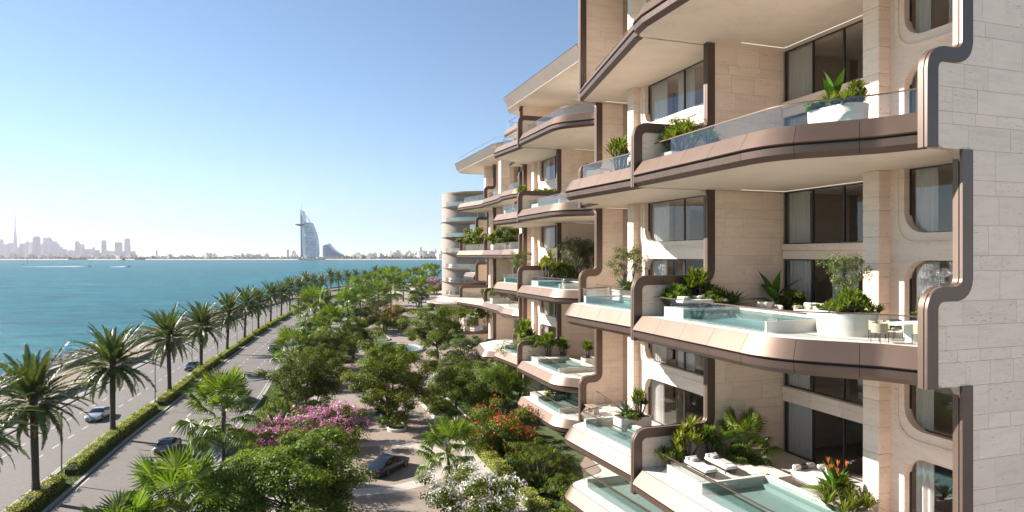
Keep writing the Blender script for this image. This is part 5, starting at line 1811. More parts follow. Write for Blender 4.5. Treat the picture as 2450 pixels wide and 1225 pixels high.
# clipped hedges of the median, a gap of grass at each lamp post
def hedge(name, label, pts, w, h, dens, seed, mat='leaf_hedge', ls=.13, group=None, z0=.1):
    """pts: centre line [(x, y)]"""
    r = np.random.RandomState(seed)
    x0, y0 = pts[0]
    root = thing(name, label, "hedge", (x0, y0, z0), 0, group)
    P = np.array(pts) - np.array([x0, y0])
    seg = np.linalg.norm(np.diff(P, axis=0), axis=1); L = seg.sum()
    cl = np.concatenate([[0], np.cumsum(seg)])
    n = int(L * dens)
    t = r.rand(n) * L
    px, py = np.interp(t, cl, P[:, 0]), np.interp(t, cl, P[:, 1])
    i = np.clip(np.searchsorted(cl, t) - 1, 0, len(seg) - 1)
    tx, ty = np.diff(P[:, 0])[i] / seg[i], np.diff(P[:, 1])[i] / seg[i]
    a = r.rand(n)
    wob = .10 * np.sin(t * 2.3 + seed) + .07 * np.sin(t * 5.1)
    face = r.rand(n)
    o = np.where(face < .5, (r.rand(n) - .5) * w, np.where(face < .75, -w / 2, w / 2)) + r.normal(size=n) * .07
    zz = np.where(face < .5, h + wob, r.rand(n) * (h + wob)) + r.normal(size=n) * .06
    endt = np.minimum(t, L - t)
    zz = zz * np.clip(.55 + endt * 1.2, 0, 1)
    pos = np.stack([px - ty * o, py + tx * o, zz], 1)
    nr = np.stack([-ty * np.where(face < .5, 0, np.sign(o)), tx * np.where(face < .5, 0, np.sign(o)), np.where(face < .5, 1.0, .35)], 1) + r.normal(size=(n, 3)) * .5
    V, F = leaf_cloud(pos, nr, ls * (.7 + .6 * r.rand(n)), .6, seed)
    O("leaves", np_mesh("leaves", V, F, M[mat]), root)
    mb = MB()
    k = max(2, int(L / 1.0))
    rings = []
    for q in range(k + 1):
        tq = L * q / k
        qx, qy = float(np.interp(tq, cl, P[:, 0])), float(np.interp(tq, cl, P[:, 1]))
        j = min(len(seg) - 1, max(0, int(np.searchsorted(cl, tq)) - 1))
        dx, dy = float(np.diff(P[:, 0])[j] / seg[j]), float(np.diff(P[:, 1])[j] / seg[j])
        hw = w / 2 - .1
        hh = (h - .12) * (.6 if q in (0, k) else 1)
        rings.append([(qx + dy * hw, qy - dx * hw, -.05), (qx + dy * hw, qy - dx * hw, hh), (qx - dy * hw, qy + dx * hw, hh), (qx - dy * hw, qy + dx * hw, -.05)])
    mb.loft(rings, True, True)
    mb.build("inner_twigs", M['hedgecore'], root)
    return root
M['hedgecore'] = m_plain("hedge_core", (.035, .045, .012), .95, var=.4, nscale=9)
bounds = [lts[0] - 24] + lts
for i in range(len(bounds) - 1):
    a, b = bounds[i] + (2.2 if i else 0), bounds[i + 1] - .4
    if a > 640: break
    dens = 320 if i < 4 else 190 if i < 9 else 70
    hedge("hedge", f"clipped yellow-green median hedge, {ordn(i + 1)} length from the near end", [road(q, -.05) for q in steps(a, b, 2)], 1.15, 1.02, dens, i + 5, ls=.15 if i < 6 else .26, group="hedge lengths in the median")
# further hedge, seen as one run
hedge("hedge", "distant continuous hedge under the farthest median palms", [road(q, -.05) for q in steps(lts[-1] + 3, 760, 4)], 1.15, 1.0, 26, 77, ls=.5)

# grass in the median and the beds
def grass(name, pts_fn, n, seed, h=.16, w=.02):
    r = np.random.RandomState(seed)
    P = pts_fn(r, n)
    n = len(P)
    a = r.rand(n) * 6.28
    hh = h * (.6 + .8 * r.rand(n))
    ln = r.normal(size=(n, 2)) * h * .5
    V = np.stack([P + np.stack([np.cos(a) * w, np.sin(a) * w, 0 * a], 1), P - np.stack([np.cos(a) * w, np.sin(a) * w, 0 * a], 1), P + np.stack([ln[:, 0], ln[:, 1], hh], 1)], 1).reshape(-1, 3)
    F = np.arange(n * 3).reshape(n, 3)
    return tag(O(name, np_mesh(name, V, F, M['grass'])), kind="stuff")
def med_pts(r, n):
    t = 90 + (r.rand(n) ** 1.6) * 260
    o = (r.rand(n) - .5) * 2.6
    t2 = t + 1.0
    x, y = np.interp(t, RL, RXY[:, 0]), np.interp(t, RL, RXY[:, 1])
    x2, y2 = np.interp(t2, RL, RXY[:, 0]), np.interp(t2, RL, RXY[:, 1])
    tx, ty = x2 - x, y2 - y
    l = np.hypot(tx, ty)
    return np.stack([x - ty / l * o, y + tx / l * o, 0 * x + .10], 1)
grass("median_grass", med_pts, 26000, 3, .17, .03)
def bed_pts(r, n):
    d = 18.5 + r.rand(n) * 7.5; s = 36 + r.rand(n) ** 1.3 * 60
    k = ~((d > 24) & (s < 50))
    return np.stack([BX * d + AX * s, BY * d + AY * s, 0 * d + .06], 1)[k]
grass("bed_grass", bed_pts, 26000, 4, .18, .035)
def strip_pts(r, n):
    t = 150 + (r.rand(n) ** 1.4) * 220
    o = -13.4 - r.rand(n) * 4.1
    x, y = np.interp(t, RL, RXY[:, 0]), np.interp(t, RL, RXY[:, 1])
    x2, y2 = np.interp(t + 1, RL, RXY[:, 0]), np.interp(t + 1, RL, RXY[:, 1])
    tx, ty = x2 - x, y2 - y; l = np.hypot(tx, ty)
    return np.stack([x - ty / l * o, y + tx / l * o, 0 * x + .10], 1)
grass("strip_grass", strip_pts, 26000, 6, .18, .035)
hedge("hedge", "long clipped yellow-green hedge beside the pale path at the foot of the apartments", [W(19.0, s)[:2] for s in steps(42, 72, 1.5)], 1.25, .95, 330, 55, ls=.15, z0=.05)
hedge("hedge", "low clipped hedge curving around the far end of the driveway", [G(u, v, 0)[:2] for u, v in ((940, 757), (955, 748), (985, 744), (1020, 743), (1048, 742))], 1.2, .8, 60, 56, 'leaf_dark', .3)

# ------------------------------------------------------------------ garden trees, palms and shrubs
def at(u, v, zc):
    x, y, _ = G(u, v, zc); return x, y
x, y = at(545, 960, 6.0)
fan_palm(-27.6, 62, 6.0, 1.85, "tall fan palm with shaggy dark trunk between the road and the pink-flowered shrub", 11, n=34)
fan_palm(-23.4, 45.5, 3.0, 2.05, "low spreading fan palm in the nearest garden corner, below the grey car", 23, n=30, low=-20)
fan_palm(-25.6, 42.5, 1.8, 1.7, "small fan palm at the bottom edge beside the low spreading one", 29, n=22, low=-10)
fan_palm(-5.9, 60.2, 2.8, 1.45, "short fan palm beside the paved circle and the clipped hedge", 37, n=28, low=-25)
for i, (u, v, h, sc, lab) in enumerate([(752, 745, 8.2, 1.9, "twin-crowned fan palm standing left of the red-flowered shrub"), (790, 780, 6.2, 1.5, "fan palm just right of the tall twin-crowned one"), (703, 848, 4.4, 1.5, "fan palm hanging over the road beside the silver car"),
        (935, 688, 8.6, 2.4, "large bright fan palm in the far garden"), (905, 706, 7.6, 2.0, "fan palm left of the large bright one"), (862, 722, 7.6, 2.0, "dense fan palm under the black lantern"), (832, 735, 7.0, 1.9, "fan palm behind the planter bed by the road"),
        (890, 682, 8.6, 2.2, "far fan palm right of the first black lantern"), (995, 668, 9.2, 2.2, "tall fan palm by the far lanterns"), (1020, 652, 10.5, 2.2, "tall fan palm close to the round tower"), (965, 676, 8.8, 2.0, "fan palm beside the second black lantern"),
        (1040, 648, 10.5, 2.0, "fan palm touching the round tower's edge"), (850, 692, 8.0, 2.0, "fan palm at the bend of the road"), (1008, 690, 8.0, 1.9, "fan palm between the far lanterns"), (918, 668, 9.5, 2.1, "fan palm far behind the large bright one"), (945, 662, 9.6, 2.1, "fan palm near the distant date palms")]):
    x, y = at(u, v, h)
    fan_palm(x, y, h, sc * (1.4 if i < 3 else 1.3), lab, 50 + i * 7, parts=i < 6, n=30)

tree("broadleaf_tree", "large bright green bushy tree at the bottom of the garden", "tree", -17.0, 50.2, 'broad', 1.03, 1, zsc=.92)
tree("broadleaf_tree", "dense green tree in the narrow planter island at the centre of the driveway", "tree", -15.3, 80.5, 'broad2', 1.04, 2, z=.2, zsc=1.08)
tree("broadleaf_tree", "broad dark tree beside the road behind the pink shrub", "tree", -27.4, 86.5, 'broad3', 1.02, 3)
tree("broadleaf_tree", "leafy tree left of the path, behind the broad dark one", "tree", -31.5, 104, 'broad2', .8, 4)
tree("broadleaf_tree", "dark spreading tree in the wider planter island near the terraces", "tree", -7.6, 88.0, 'broad3', .86, 5, z=.2)
tree("broadleaf_tree", "second tree of the wider planter island, right of the first", "tree", -2.4, 84.5, 'broad2', .85, 6, z=.1)
tree("broadleaf_tree", "round green tree between the fountain and the terraces", "tree", -15.0, 131, 'broad2', 1.35, 7)
tree("broadleaf_tree", "green tree hiding the fountain, behind the central tree", "tree", -21.4, 111, 'broad', .82, 8)
tree("broadleaf_tree", "dark tree by the road left of the fountain", "tree", -32.6, 133, 'broad3', 1.05, 9)
tree("olive_tree", "olive-green tree below the far stepped terraces", "tree", -8.6, 116, 'olive', 1.15, 10)
tree("olive_tree", "small rounded olive-green tree before the entrance canopy", "tree", *at(1000, 716, 3.6), 'olive', 1.35, 11)
tree("olive_tree", "olive-green tree behind the red-flowered shrub", "tree", *at(905, 745, 3.2), 'olive', 1.3, 12)
tree("olive_tree", "low olive-green tree near the far hedge", "tree", *at(860, 770, 3.0), 'olive', 1.1, 13)
tree("broadleaf_tree", "tree at the foot of the middle block, under its lowest terrace", "tree", 1.2, 96, 'broad2', .8, 14)
tree("broadleaf_tree", "dark tree left of the narrow path, beyond the leafy one", "tree", *at(790, 830, 4.0), 'broad3', .95, 15)

_, _, zc, c, rad = TREES['shrub']
PK = blossoms(c, 250, rad, 3, 'pink', .20, 12)
WH = blossoms(c, 230, rad, 4, 'whitefl', .19, 11)
RD = blossoms(c, 230, rad, 5, 'redfl', .15, 6)
RD2 = blossoms(c, 170, rad, 6, 'redfl', .16, 5)
tree("flowering_shrub", "pink-flowered shrub spreading beside the paved circle", "shrub", -21.0, 71.5, 'shrub', 1.32, 1, extra=(("blossom", PK, 0),), group=None)
tree("flowering_shrub", "smaller pink-flowered shrub behind the tall fan palm's trunk", "shrub", -25.4, 68.8, 'shrub', .95, 2, extra=(("blossom", PK, 0),))
tree("flowering_shrub", "white-flowered shrub at the bottom edge beside the hedge path", "shrub", -3.1, 51.8, 'shrub', 1.15, 3, extra=(("blossom", WH, 0),))
tree("flowering_shrub", "white-flowered shrub between the two planter trees", "shrub", -9.6, 97, 'shrub', 1.05, 4, extra=(("blossom", WH, 0),))
tree("flowering_shrub", "red-flowered shrub at the foot of the near terraces", "shrub", -.6, 70.5, 'shrub', 1.38, 5, extra=(("blossom", RD, 0),))
tree("flowering_shrub", "round red-flowered shrub in the far planter island", "shrub", *at(918, 772, 2.2), 'shrub', 2.2, 6, extra=(("blossom", RD2, 0),), z=.1)
tree("flowering_shrub", "pink and white oleander beside the round tower", "shrub", *at(1042, 690, 3.0), 'shrub', 2.6, 7, extra=(("blossom", PK, 0),))
SPK = spiky_mesh(1, 42, .85, .026, 46, 2.3, 2.7, 'leaf_dark', .3, .9)
SPK2 = spiky_mesh(2, 30, .80, .028, 46, 1.9, 2.2, 'leaf_broad', .3, .8)
plant("pandanus", "many-headed spiky pandanus below the near terraces", "shrub", W(21.6, 55.0, .06), *SPK, sc=1.15)
plant("pandanus", "spiky dracaena clump at the foot of the broad dark tree", "shrub", (-28.6, 79, .1), *SPK2, sc=1.25)
plant("pandanus", "spiky green clump behind the bottom fan palms", "shrub", (-24.8, 55.5, .1), *SPK2, sc=.9)
plant("pandanus", "spiky clump under the tall fan palm", "shrub", (-26.0, 64.5, .1), *SPK2, sc=.8)
labs = ["dark leafy bush under the pandanus", "low bush beside the red-flowered shrub", "bush behind the clipped hedge", "dark bush at the foot of the near block", "bush in the narrow planter island", "second bush in the narrow planter island",
        "bush at the tip of the wider planter island", "leafy bush inside the wider planter island", "third bush in the wider planter island", "bush on the strip by the road, near the spiky dracaena", "bush on the strip below the leafy tree", "bush on the strip before the silver car", "bush by the far fan palms",
        "bush beside the low olive tree", "bush under the round green tree", "bush at the foot of the middle block", "bush between hedge and pandanus", "bush near the lowest terrace pool", "small bush behind the red shrub", "bush at the bottom right of the garden"]
bp = [W(22.5, 51.5), W(21.5, 67), W(22.6, 60), W(23, 50.6), (-15.0, 79), (-16.4, 86.5), (-7.6, 83.0), (-9.4, 87), (-11, 92), (-31, 92), (-34, 112), (-38.5, 122), at(880, 730, 1.5)[:2], at(850, 790, 1.5)[:2], (-11.5, 126), (-1.5, 92), W(22.4, 50.5), W(21.5, 73), W(23.5, 69), W(22.4, 46.5)]
for i, (lb, p) in enumerate(zip(labs, bp)):
    tree("bush", lb, "bush", p[0], p[1], ('shrubd', 'shrub')[i % 2], (.42 if 4 <= i <= 8 else .62) + .12 * (i % 3), i, z=.1)
for i in range(14):
    s_ = 47.5 + i * 1.9
    p = W(21.4 + 1.0 * (i % 3), s_, .06)
    tree("ground_cover_bush", f"low leafy plant in the bed behind the clipped hedge, {ordn(i + 1)} from the near end", "bush", p[0], p[1], 'smallbush', 1.5 + .3 * (i % 2), i + 3, z=.06, group="low plants in the bed behind the hedge")
for i in range(16):
    t = 186 + i * 11
    p = road(t, -15.4 - .9 * (i % 2))
    tree("strip_bush", f"rounded bush on the strip between road and garden path, {ordn(i + 1)} from the near end", "bush", p[0], p[1], ('shrub', 'shrubd', 'olive')[i % 3], .55 + .1 * (i % 3) if i % 3 < 2 else .8, i, z=.1, group="bushes along the road strip")

# black garden lanterns
M['blackiron'] = m_plain("black_iron", (.012, .012, .013), .35, .3)
M['lanternwhite'] = m_plain("lantern_shade", (.82, .82, .80), .2)
def lantern(x, y, h, lab):
    r = thing("garden_lantern", lab, "lantern", (x, y, 0), 0, "black garden lanterns")
    mb = MB(); mb.lathe([(.22, 0), (.22, .5), (.12, .6), (.09, 1.0), (.08, h - .9), (.16, h - .8), (.1, h - .6)], 10); mb.build("post", M['blackiron'], r, 'auto')
    mb = MB(); mb.lathe([(.2, h - .6), (.75, h - .35), (.95, h + .05), (.9, h + .15)], 16); mb.build("lamp_bowl", M['lanternwhite'], r, 'auto')
    mb = MB(); mb.lathe([(.98, h + .1), (1.0, h + .2), (.7, h + .45), (.2, h + .6), (.12, h + .9), (.02, h + 1.0)], 16); mb.build("lamp_cap", M['blackiron'], r, 'auto')
for i, (u, v, Y, lab) in enumerate(((867, 680, 270, "black lantern with white bowl left of the large fan palm"), (978, 678, 285, "black lantern with white bowl right of the large fan palm"), (1019, 680, 290, "black lantern in front of the round tower's garden"), (1028, 650, 400, "far black lantern above the palms by the round tower"))):
    z = HC + (612.5 - v) * Y / FPX
    lantern((u - 1225) / FPX * Y, Y, z, lab)
# ------------------------------------------------------------------ cars
def m_carpaint(name, col, metal=.3):
    t = NT(name)
    return t.done(t.pbsdf(col, .28, metal, .5, None, **{"Coat Weight": .45, "Coat Roughness": .06}))
M['carglass'] = m_plain("car_glass", (.015, .02, .024), .06, spec=.6)
M['tyre'] = m_plain("tyre_rubber", (.018, .018, .018), .85)
M['rim'] = m_plain("alloy_rim", (.35, .35, .36), .3, .9)
M['headlight'] = m_plain("headlight_lens", (.55, .57, .60), .1)
M['taillight'] = m_plain("taillight_lens", (.30, .015, .012), .2)
M['plate'] = m_plain("number_plate", (.62, .62, .60), .5)
mb = MB()
def _ring(r, xs): return None
def wheel_meshes():
    a = MB(); n = 20
    prof = [(.22, -.11), (.33, -.115), (.35, -.08), (.35, .08), (.33, .115), (.22, .11)]
    rings = [[(x, r * math.cos(2 * math.pi * k / n), r * math.sin(2 * math.pi * k / n)) for k in range(n)] for r, x in prof]
    a.loft(rings, True)
    b = MB()
    rings = [[(x, r * math.cos(2 * math.pi * k / n), r * math.sin(2 * math.pi * k / n)) for k in range(n)] for r, x in ((.235, .10), (.22, .118), (.20, .10), (.06, .085), (.001, .09))]
    b.loft(rings, True)
    for k in range(5):
        an = k * 2 * math.pi / 5
        c, s_ = math.cos(an), math.sin(an)
        b.add([(.12, c * .05 - s_ * .03, s_ * .05 + c * .03), (.12, c * .05 + s_ * .03, s_ * .05 - c * .03), (.125, c * .215 + s_ * .035, s_ * .215 - c * .035), (.125, c * .215 - s_ * .035, s_ * .215 + c * .035)], [(0, 1, 2, 3), (3, 2, 1, 0)])
    return a.mesh("tyre", M['tyre'], 'auto'), b.mesh("rim", M['rim'], 'auto')
TYRE, RIM = wheel_meshes()
def car(label, x, y, heading, paint, L=4.7, Wd=1.95, H=1.34, suv=False):
    """heading: direction of the nose in plan, radians from +X"""
    r = thing("parked_car" if False else "car", label, "car", (x, y, .03), heading - math.pi / 2, None)
    hw = Wd / 2
    up = .22 if suv else 0
    st = [(-.500, .40, .62, .74), (-.490, .32, .80, .84), (-.455, .26, .93, .92), (-.38, .22, .97, .985), (-.25, .20, .95, 1.0), (-.05, .19, .91, .98), (.12, .19, .90, .975), (.24, .20, .88, .99), (.34, .20, .83, 1.0), (.42, .21, .76, .95), (.47, .24, .68, .87), (.495, .30, .58, .76), (.50, .36, .52, .68)]
    rings = []
    for q, zb, zt, w in st:
        zt += up * .6; W_ = hw * w; m = zb + (zt - zb) * .45; cr = .05
        half = [(W_ * .80, zb), (W_ * .97, zb + .07), (W_, m), (W_ * .965, zt - .10), (W_ * .86, zt), (W_ * .5, zt + cr * .7)]
        rings.append([(a, L * q, b) for a, b in half] + [(0, L * q, zt + cr)] + [(-a, L * q, b) for a, b in half[::-1]])
    mb = MB(); mb.loft(rings, True, True); body = mb.build("body", paint, r, 'auto')
    zb = .93 + up * .6
    BFy, TFy, TRy, BRy = .175 * L, .03 * L, -.17 * L, -.385 * L
    if suv: TRy, BRy = -.27 * L, -.43 * L
    hb, ht = hw * .84, hw * .62
    H_ = H + up
    def row(y, w, z, n=6, bow=.0, cz=.04):
        return [(w * (-1 + 2 * i / n), y + bow * (1 - (-1 + 2 * i / n) ** 2), z + cz * (1 - (-1 + 2 * i / n) ** 2)) for i in range(n + 1)]
    mb = MB(); mb.loft([row(BFy, hb, zb - .02, bow=.12, cz=.03), row((BFy * .45 + TFy * .55), (hb + ht) / 2 * 1.01, zb + (H_ - zb) * .6, bow=.08), row(TFy, ht, H_ - .04)], False); mb.build("windscreen", M['carglass'], r, True)
    mb = MB(); mb.loft([row(TFy + .02, ht * 1.02, H_ - .05), row((TFy + TRy) / 2, ht * 1.04, H_), row(TRy, ht, H_ - .05)], False); mb.build("roof", M['carglass'] if not suv and paint is CARP.get('grey') else paint, r, True)
    mb = MB(); mb.loft([row(TRy, ht, H_ - .05), row(TRy * .5 + BRy * .5, (ht + hb) / 2 * .98, zb + (H_ - zb) * .55), row(BRy, hb * .90, zb + .05, bow=-.06)], False); mb.build("rear_window", M['carglass'], r, True)
    for sg in (-1, 1):
        mb = MB()
        P = [(sg * hb * .99, BFy - .02, zb - .03), (sg * (hb + ht) / 2, (BFy * .45 + TFy * .55), zb + (H_ - zb) * .58), (sg * ht * 1.0, TFy, H_ - .055), (sg * ht * 1.03, (TFy + TRy) / 2, H_ - .03), (sg * ht * .99, TRy, H_ - .065), (sg * (ht + hb) / 2 * .985, (TRy + BRy) / 2, zb + (H_ - zb) * .53), (sg * hb * .93, BRy + .02, zb + .02), (sg * hb * 1.02, -.1 * L, zb - .04)]
        mb.poly(P if sg < 0 else P[::-1]); mb.build("side_window", M['carglass'], r)
        mb = MB(); q = (TFy + TRy) / 2 - .25
        mb.tube([(sg * (hb * 1.03), q, zb - .03), (sg * ht * 1.05, q - .03, H_ - .04)], .035, 4); mb.build("pillar", paint, r)
        mb = MB(); mb.rbox(sg * hw * .98 - .11 + sg * .06, sg * hw * .98 + .11 + sg * .06, BFy - .38, BFy - .22, zb - .02, zb + .12, .03); mb.build("wing_mirror", paint, r)
        mb = MB(); mb.rbox(sg * hw * .60 - .19, sg * hw * .60 + .19, L * .462, L * .489, .60 + up * .5, .69 + up * .5, .02); mb.build("headlight", M['headlight'], r)
        mb = MB(); mb.rbox(sg * hw * .58 - .24, sg * hw * .58 + .24, -L * .495, -L * .47, .74 + up * .5, .81 + up * .5, .02); mb.build("taillight", M['taillight'], r)
        for wy in (.295 * L, -.295 * L):
            w = bpy.data.objects.new("wheel", None); w.empty_display_size = .1
            link(w, r); w.location = (sg * (hw - .095), wy, .35); w.rotation_euler = (0, 0, 0 if sg > 0 else math.pi)
            O("tyre", TYRE, w); O("rim", RIM, w)
    mb = MB(); mb.rbox(-hw * .5, hw * .5, L * .485, L * .503, .34, .52 + up * .6, .03); mb.build("grille", M['frame'], r)
    mb = MB(); mb.box(-.26, .26, L * .503, L * .508, .36, .46); mb.build("number_plate", M['plate'], r)
    mb = MB(); mb.box(-.26, .26, -L * .506, -L * .498, .55, .66); mb.build("number_plate", M['plate'], r)
    mb = MB(); mb.rbox(-hw * .72, hw * .72, -L * .502, -L * .47, .28, .44, .03); mb.build("rear_diffuser", M['frame'], r)
    return r
CARP = {'silver': m_carpaint("silver_paint", (.52, .53, .55), .55), 'grey': m_carpaint("warm_grey_paint", (.13, .115, .105), .5), 'navy': m_carpaint("navy_paint", (.012, .022, .055), .2), 'black': m_carpaint("blue_black_paint", (.006, .014, .045), .1)}
def road_car(label, u, v, back, paint, **k):
    x, y, _ = G(u, v, 0.0)
    h = road_dir(road_t(x, y)) + (math.pi if back else 0)
    return car(label, x, y, h, paint, **k)
road_car("silver coupe driving towards the viewer on the seaward carriageway", 236, 1001, True, CARP['silver'])
road_car("dark blue car driving towards the viewer beside the median hedge", 461, 884, True, CARP['navy'], H=1.40)
road_car("grey car with dark glass roof driving away beside the median kerb", 402, 1077, False, CARP['grey'], L=4.75)
road_car("silver car driving away, half hidden by a fan palm", 655, 838, False, CARP['silver'])
road_car("silver car at the left edge, under the palm fronds on the outer lane", 196, 958, True, CARP['navy'], L=4.5) if False else None
x, y = -12.1, 63.4
car("blue-black saloon parked inside the paved circle", x, y, R(67), CARP['black'], L=5.3, Wd=2.05, H=1.5)

# ------------------------------------------------------------------ terrace furniture and plants
def T(name, label, cat, d, s, z, rz=0.0, group=None):
    return thing(name, label, cat, W(d, s, z), TH + rz, group)
def lounger(label, d, s, z, rz, roll=True, towel=False):
    """head end at -y"""
    r = T("sun_lounger", label, "sun lounger", d, s, z, rz, "sun loungers on the near terraces")
    mb = MB(); mb.rbox(-.36, .36, -1.0, 1.0, .20, .27, .02); mb.build("frame", M['darkmetal'], r)
    for a in (-.3, .3):
        for b in (-.9, .85):
            mb = MB(); mb.box(a - .02, a + .02, b - .02, b + .02, 0, .21); mb.build("leg", M['darkmetal'], r)
    mb = MB(); mb.rbox(-.38, .38, -1.02, 1.02, .27, .43, .05); mb.build("mattress", M['fabric'], r, 'auto')
    if roll:
        mb = MB(); mb.tube([(-.33, -.85, .52), (.33, -.85, .52)], .10, 10); mb.build("neck_roll", M['fabric'], r, 'auto')
    mb = MB(); mb.rbox(-.24, .24, -.72, -.38, .44, .62, .07); mb.build("cushion", M['cushion'], r, 'auto')
    if towel:
        mb = MB(); mb.rbox(-.39, .10, -.3, .55, .43, .455, .01); mb.build("towel", M['cushion'], r)
    return r
def sofa(label, d, s, z, rz, L=2.6, cat="sofa"):
    """back on the +x side"""
    r = T("sofa", label, cat, d, s, z, rz)
    mb = MB(); mb.rbox(-.45, .45, -L / 2, L / 2, .10, .40, .06); mb.build("seat", M['fabric'], r, 'auto')
    mb = MB(); mb.rbox(.28, .50, -L / 2, L / 2, .38, .80, .08); mb.build("backrest", M['fabric'], r, 'auto')
    for a in (-1, 1):
        mb = MB(); mb.rbox(-.45, .40, a * (L / 2 - .09) - .09, a * (L / 2 - .09) + .09, .36, .62, .06); mb.build("armrest", M['fabric'], r, 'auto')
    n = max(1, int(L / .8))
    for i in range(n):
        y = -L / 2 + L * (i + .5) / n
        mb = MB(); mb.rbox(.06, .26, y - .24, y + .24, .42, .80, .07); mb.build("cushion", [M['fabric'], M['cushion'], M['fabric'], M['darkcushion']][i % 4], r, 'auto')
    return r
def low_table(label, d, s, z, a, b, h, mat, rz=0.0):
    r = T("coffee_table", label, "table", d, s, z, rz)
    mb = MB(); mb.rbox(-a / 2, a / 2, -b / 2, b / 2, h - .07, h, .02); mb.build("table_top", M[mat], r)
    for q in (-1, 1):
        mb = MB(); mb.box(-a * .3, a * .3, q * b * .3 - .07, q * b * .3 + .07, 0, h - .07); mb.build("leg", M[mat], r)
    mb = MB(); mb.lathe([(.10, h), (.12, h + .03), (.07, h + .10), (.06, h + .09), (.05, h + .02)], 12, .05, .1); mb.build("bowl", M['whitestone'], r) if False else None
    return r
def planter(label, d, s, z, a, b, h, rz=0.0, rr=.25, mat='whitestone'):
    r = T("planter", label, "planter", d, s, z, rz)
    n = 6
    def rr_out(e):
        A, B_, q = a / 2 - e, b / 2 - e, max(.02, min(rr, a / 2 - .02, b / 2 - .02) - e)
        pts = []
        for cx, cy, a0 in ((A - q, B_ - q, 0), (-A + q, B_ - q, 90), (-A + q, -B_ + q, 180), (A - q, -B_ + q, 270)):
            for i in range(n + 1):
                t_ = R(a0 + 90 * i / n); pts.append((cx + q * math.cos(t_), cy + q * math.sin(t_)))
        return pts
    mb = MB(); mb.loft([[(x, y, 0) for x, y in rr_out(.04)], [(x, y, h) for x, y in rr_out(0)], [(x, y, h) for x, y in rr_out(.08)], [(x, y, h - .12) for x, y in rr_out(.08)]], True)
    mb.build("pot", M[mat], r, 'auto')
    mb = MB(); mb.poly([(x, y, h - .07) for x, y in rr_out(.07)]); mb.build("soil", M['soil'], r)
    return r
def tub_chair(label, d, s, z, rz):
    r = T("dining_chair", label, "chair", d, s, z, rz, "olive dining chairs on the near terrace")
    mb = MB(); mb.rbox(-.25, .25, -.25, .25, .38, .48, .05); mb.build("seat", M['olivefab'], r, 'auto')
    arc = [(.27 * math.cos(R(a)), .27 * math.sin(R(a))) for a in range(-110, 111, 20)]
    mb = MB(); mb.loft([[(x * 1.0, y, .42), (x * 1.02, y * 1.02, .80), (x * 1.16, y * 1.16, .80), (x * 1.14, y * 1.14, .42)] for x, y in arc], True, True); mb.build("backrest", M['olivefab'], r, 'auto')
    for a in (-.22, .22):
        for b in (-.22, .22):
            mb = MB(); mb.tube([(a, b, 0), (a, b, .40)], .014, 5); mb.build("leg", M['darkmetal'], r)
    return r
def bush(label, d, s, z, key, sc, seed=1, name="terrace_bush", cat="plant", group=None, zsc=None):
    x, y, _ = W(d, s, z)
    return tree(name, label, cat, x, y, key, sc, seed, z, group, zsc=zsc)

DRAC = spiky_mesh(5, 7, .62, .030, 44, .35, 1.25, 'leaf_broad', .3, .6)
DRACY = spiky_mesh(6, 6, .58, .034, 30, .42, 1.3, 'leaf_yellow', .45, .35)
BAMB = spiky_mesh(7, 24, .55, .030, 26, .75, 1.15, 'leaf_bright', .25, .8)
TUFT = spiky_mesh(8, 9, .45, .016, 40, .55, .18, 'leaf_bright', .4, .7)
TUFTD = spiky_mesh(9, 9, .50, .020, 34, .6, .35, 'leaf_dark', .35, .7)
def rp(name, label, d, s, z, mesh, sc, rz=0.0, cat="plant", group=None):
    x, y, zz = W(d, s, z)
    return plant(name, label, cat, (x, y, zz), mesh[0], mesh[1], rz, sc, group)

# ---- near block, middle terrace (deck 17.5)
zt = 17.5; zp = 17.5 + .60
lounger("white sun lounger beside the middle pool, the one at the glass edge", 21.6, 31.45, zp, R(-90))
lounger("white sun lounger behind the first one on the middle pool plinth", 22.9, 31.95, zp, R(-90))
rp("dracaena", "tall tufted dracaena rising above the low bronze wall by the middle loungers", 22.9, 33.0, zt, DRAC, 1.75)
rp("bamboo_shrub", "bright bamboo-like shrub behind the middle loungers", 21.3, 32.9, zt + .3, BAMB, 1.15)
rp("dark_shrub", "dark spiky shrub between the dracaena and the agave", 24.0, 32.9, zt + .2, TUFTD, 2.2)
bush("dark bush under the dracaena by the middle loungers", 23.3, 32.4, zt + .2, 'smallbush', 1.6, 3)
agave("big grey-green agave against the stone wall of the middle terrace", W(25.0, 32.7, zt + .35), 1.35, 4)
agave("second agave leaning out below the big one", W(24.3, 32.2, zt + .3), 1.0, 5)
banana("dark broad-leaved plant in the corner of the middle terrace", W(28.0, 32.4, zt), 1.15, 6)
bush("round dark bush beside the broad-leaved corner plant", 28.6, 31.6, zt, 'smallbush', 1.5, 4)
sofa("long white sofa with cushions on the middle terrace", 28.2, 29.2, zt, 0, 2.9)
sofa("white armchair in front of the broad-leaved corner plant", 26.6, 31.2, zt, R(90), 1.2, "armchair")
low_table("low wooden coffee table before the long white sofa", 26.4, 29.4, zt, .9, 1.7, .36, 'wood')
planter("large oval white stone planter between pool and dining table", 23.6, 22.75, zt, 2.2, 2.6, 1.05, 0, 1.05)
tree("olive_sapling", "loose olive tree standing in the large oval planter", "tree", *W(24.1, 23.4, 0)[:2], 'smallolive', .98, 3, zt + .9)
rp("fern_shrub", "full bright green fern-like shrub in the large oval planter", 23.5, 22.4, zt + .75, BAMB, .98)
rp("grass_tuft", "grassy tufts along the rim of the large oval planter", 22.9, 22.6, zt + .95, TUFT, 1.15)
rp("grass_tuft", "grassy tuft on the inland side of the large oval planter", 23.9, 21.9, zt + .95, TUFT, 1.1)
bush("low leafy plant at the far side of the large oval planter", 23.9, 23.6, zt + .95, 'lowgreen', 1.2, 6)
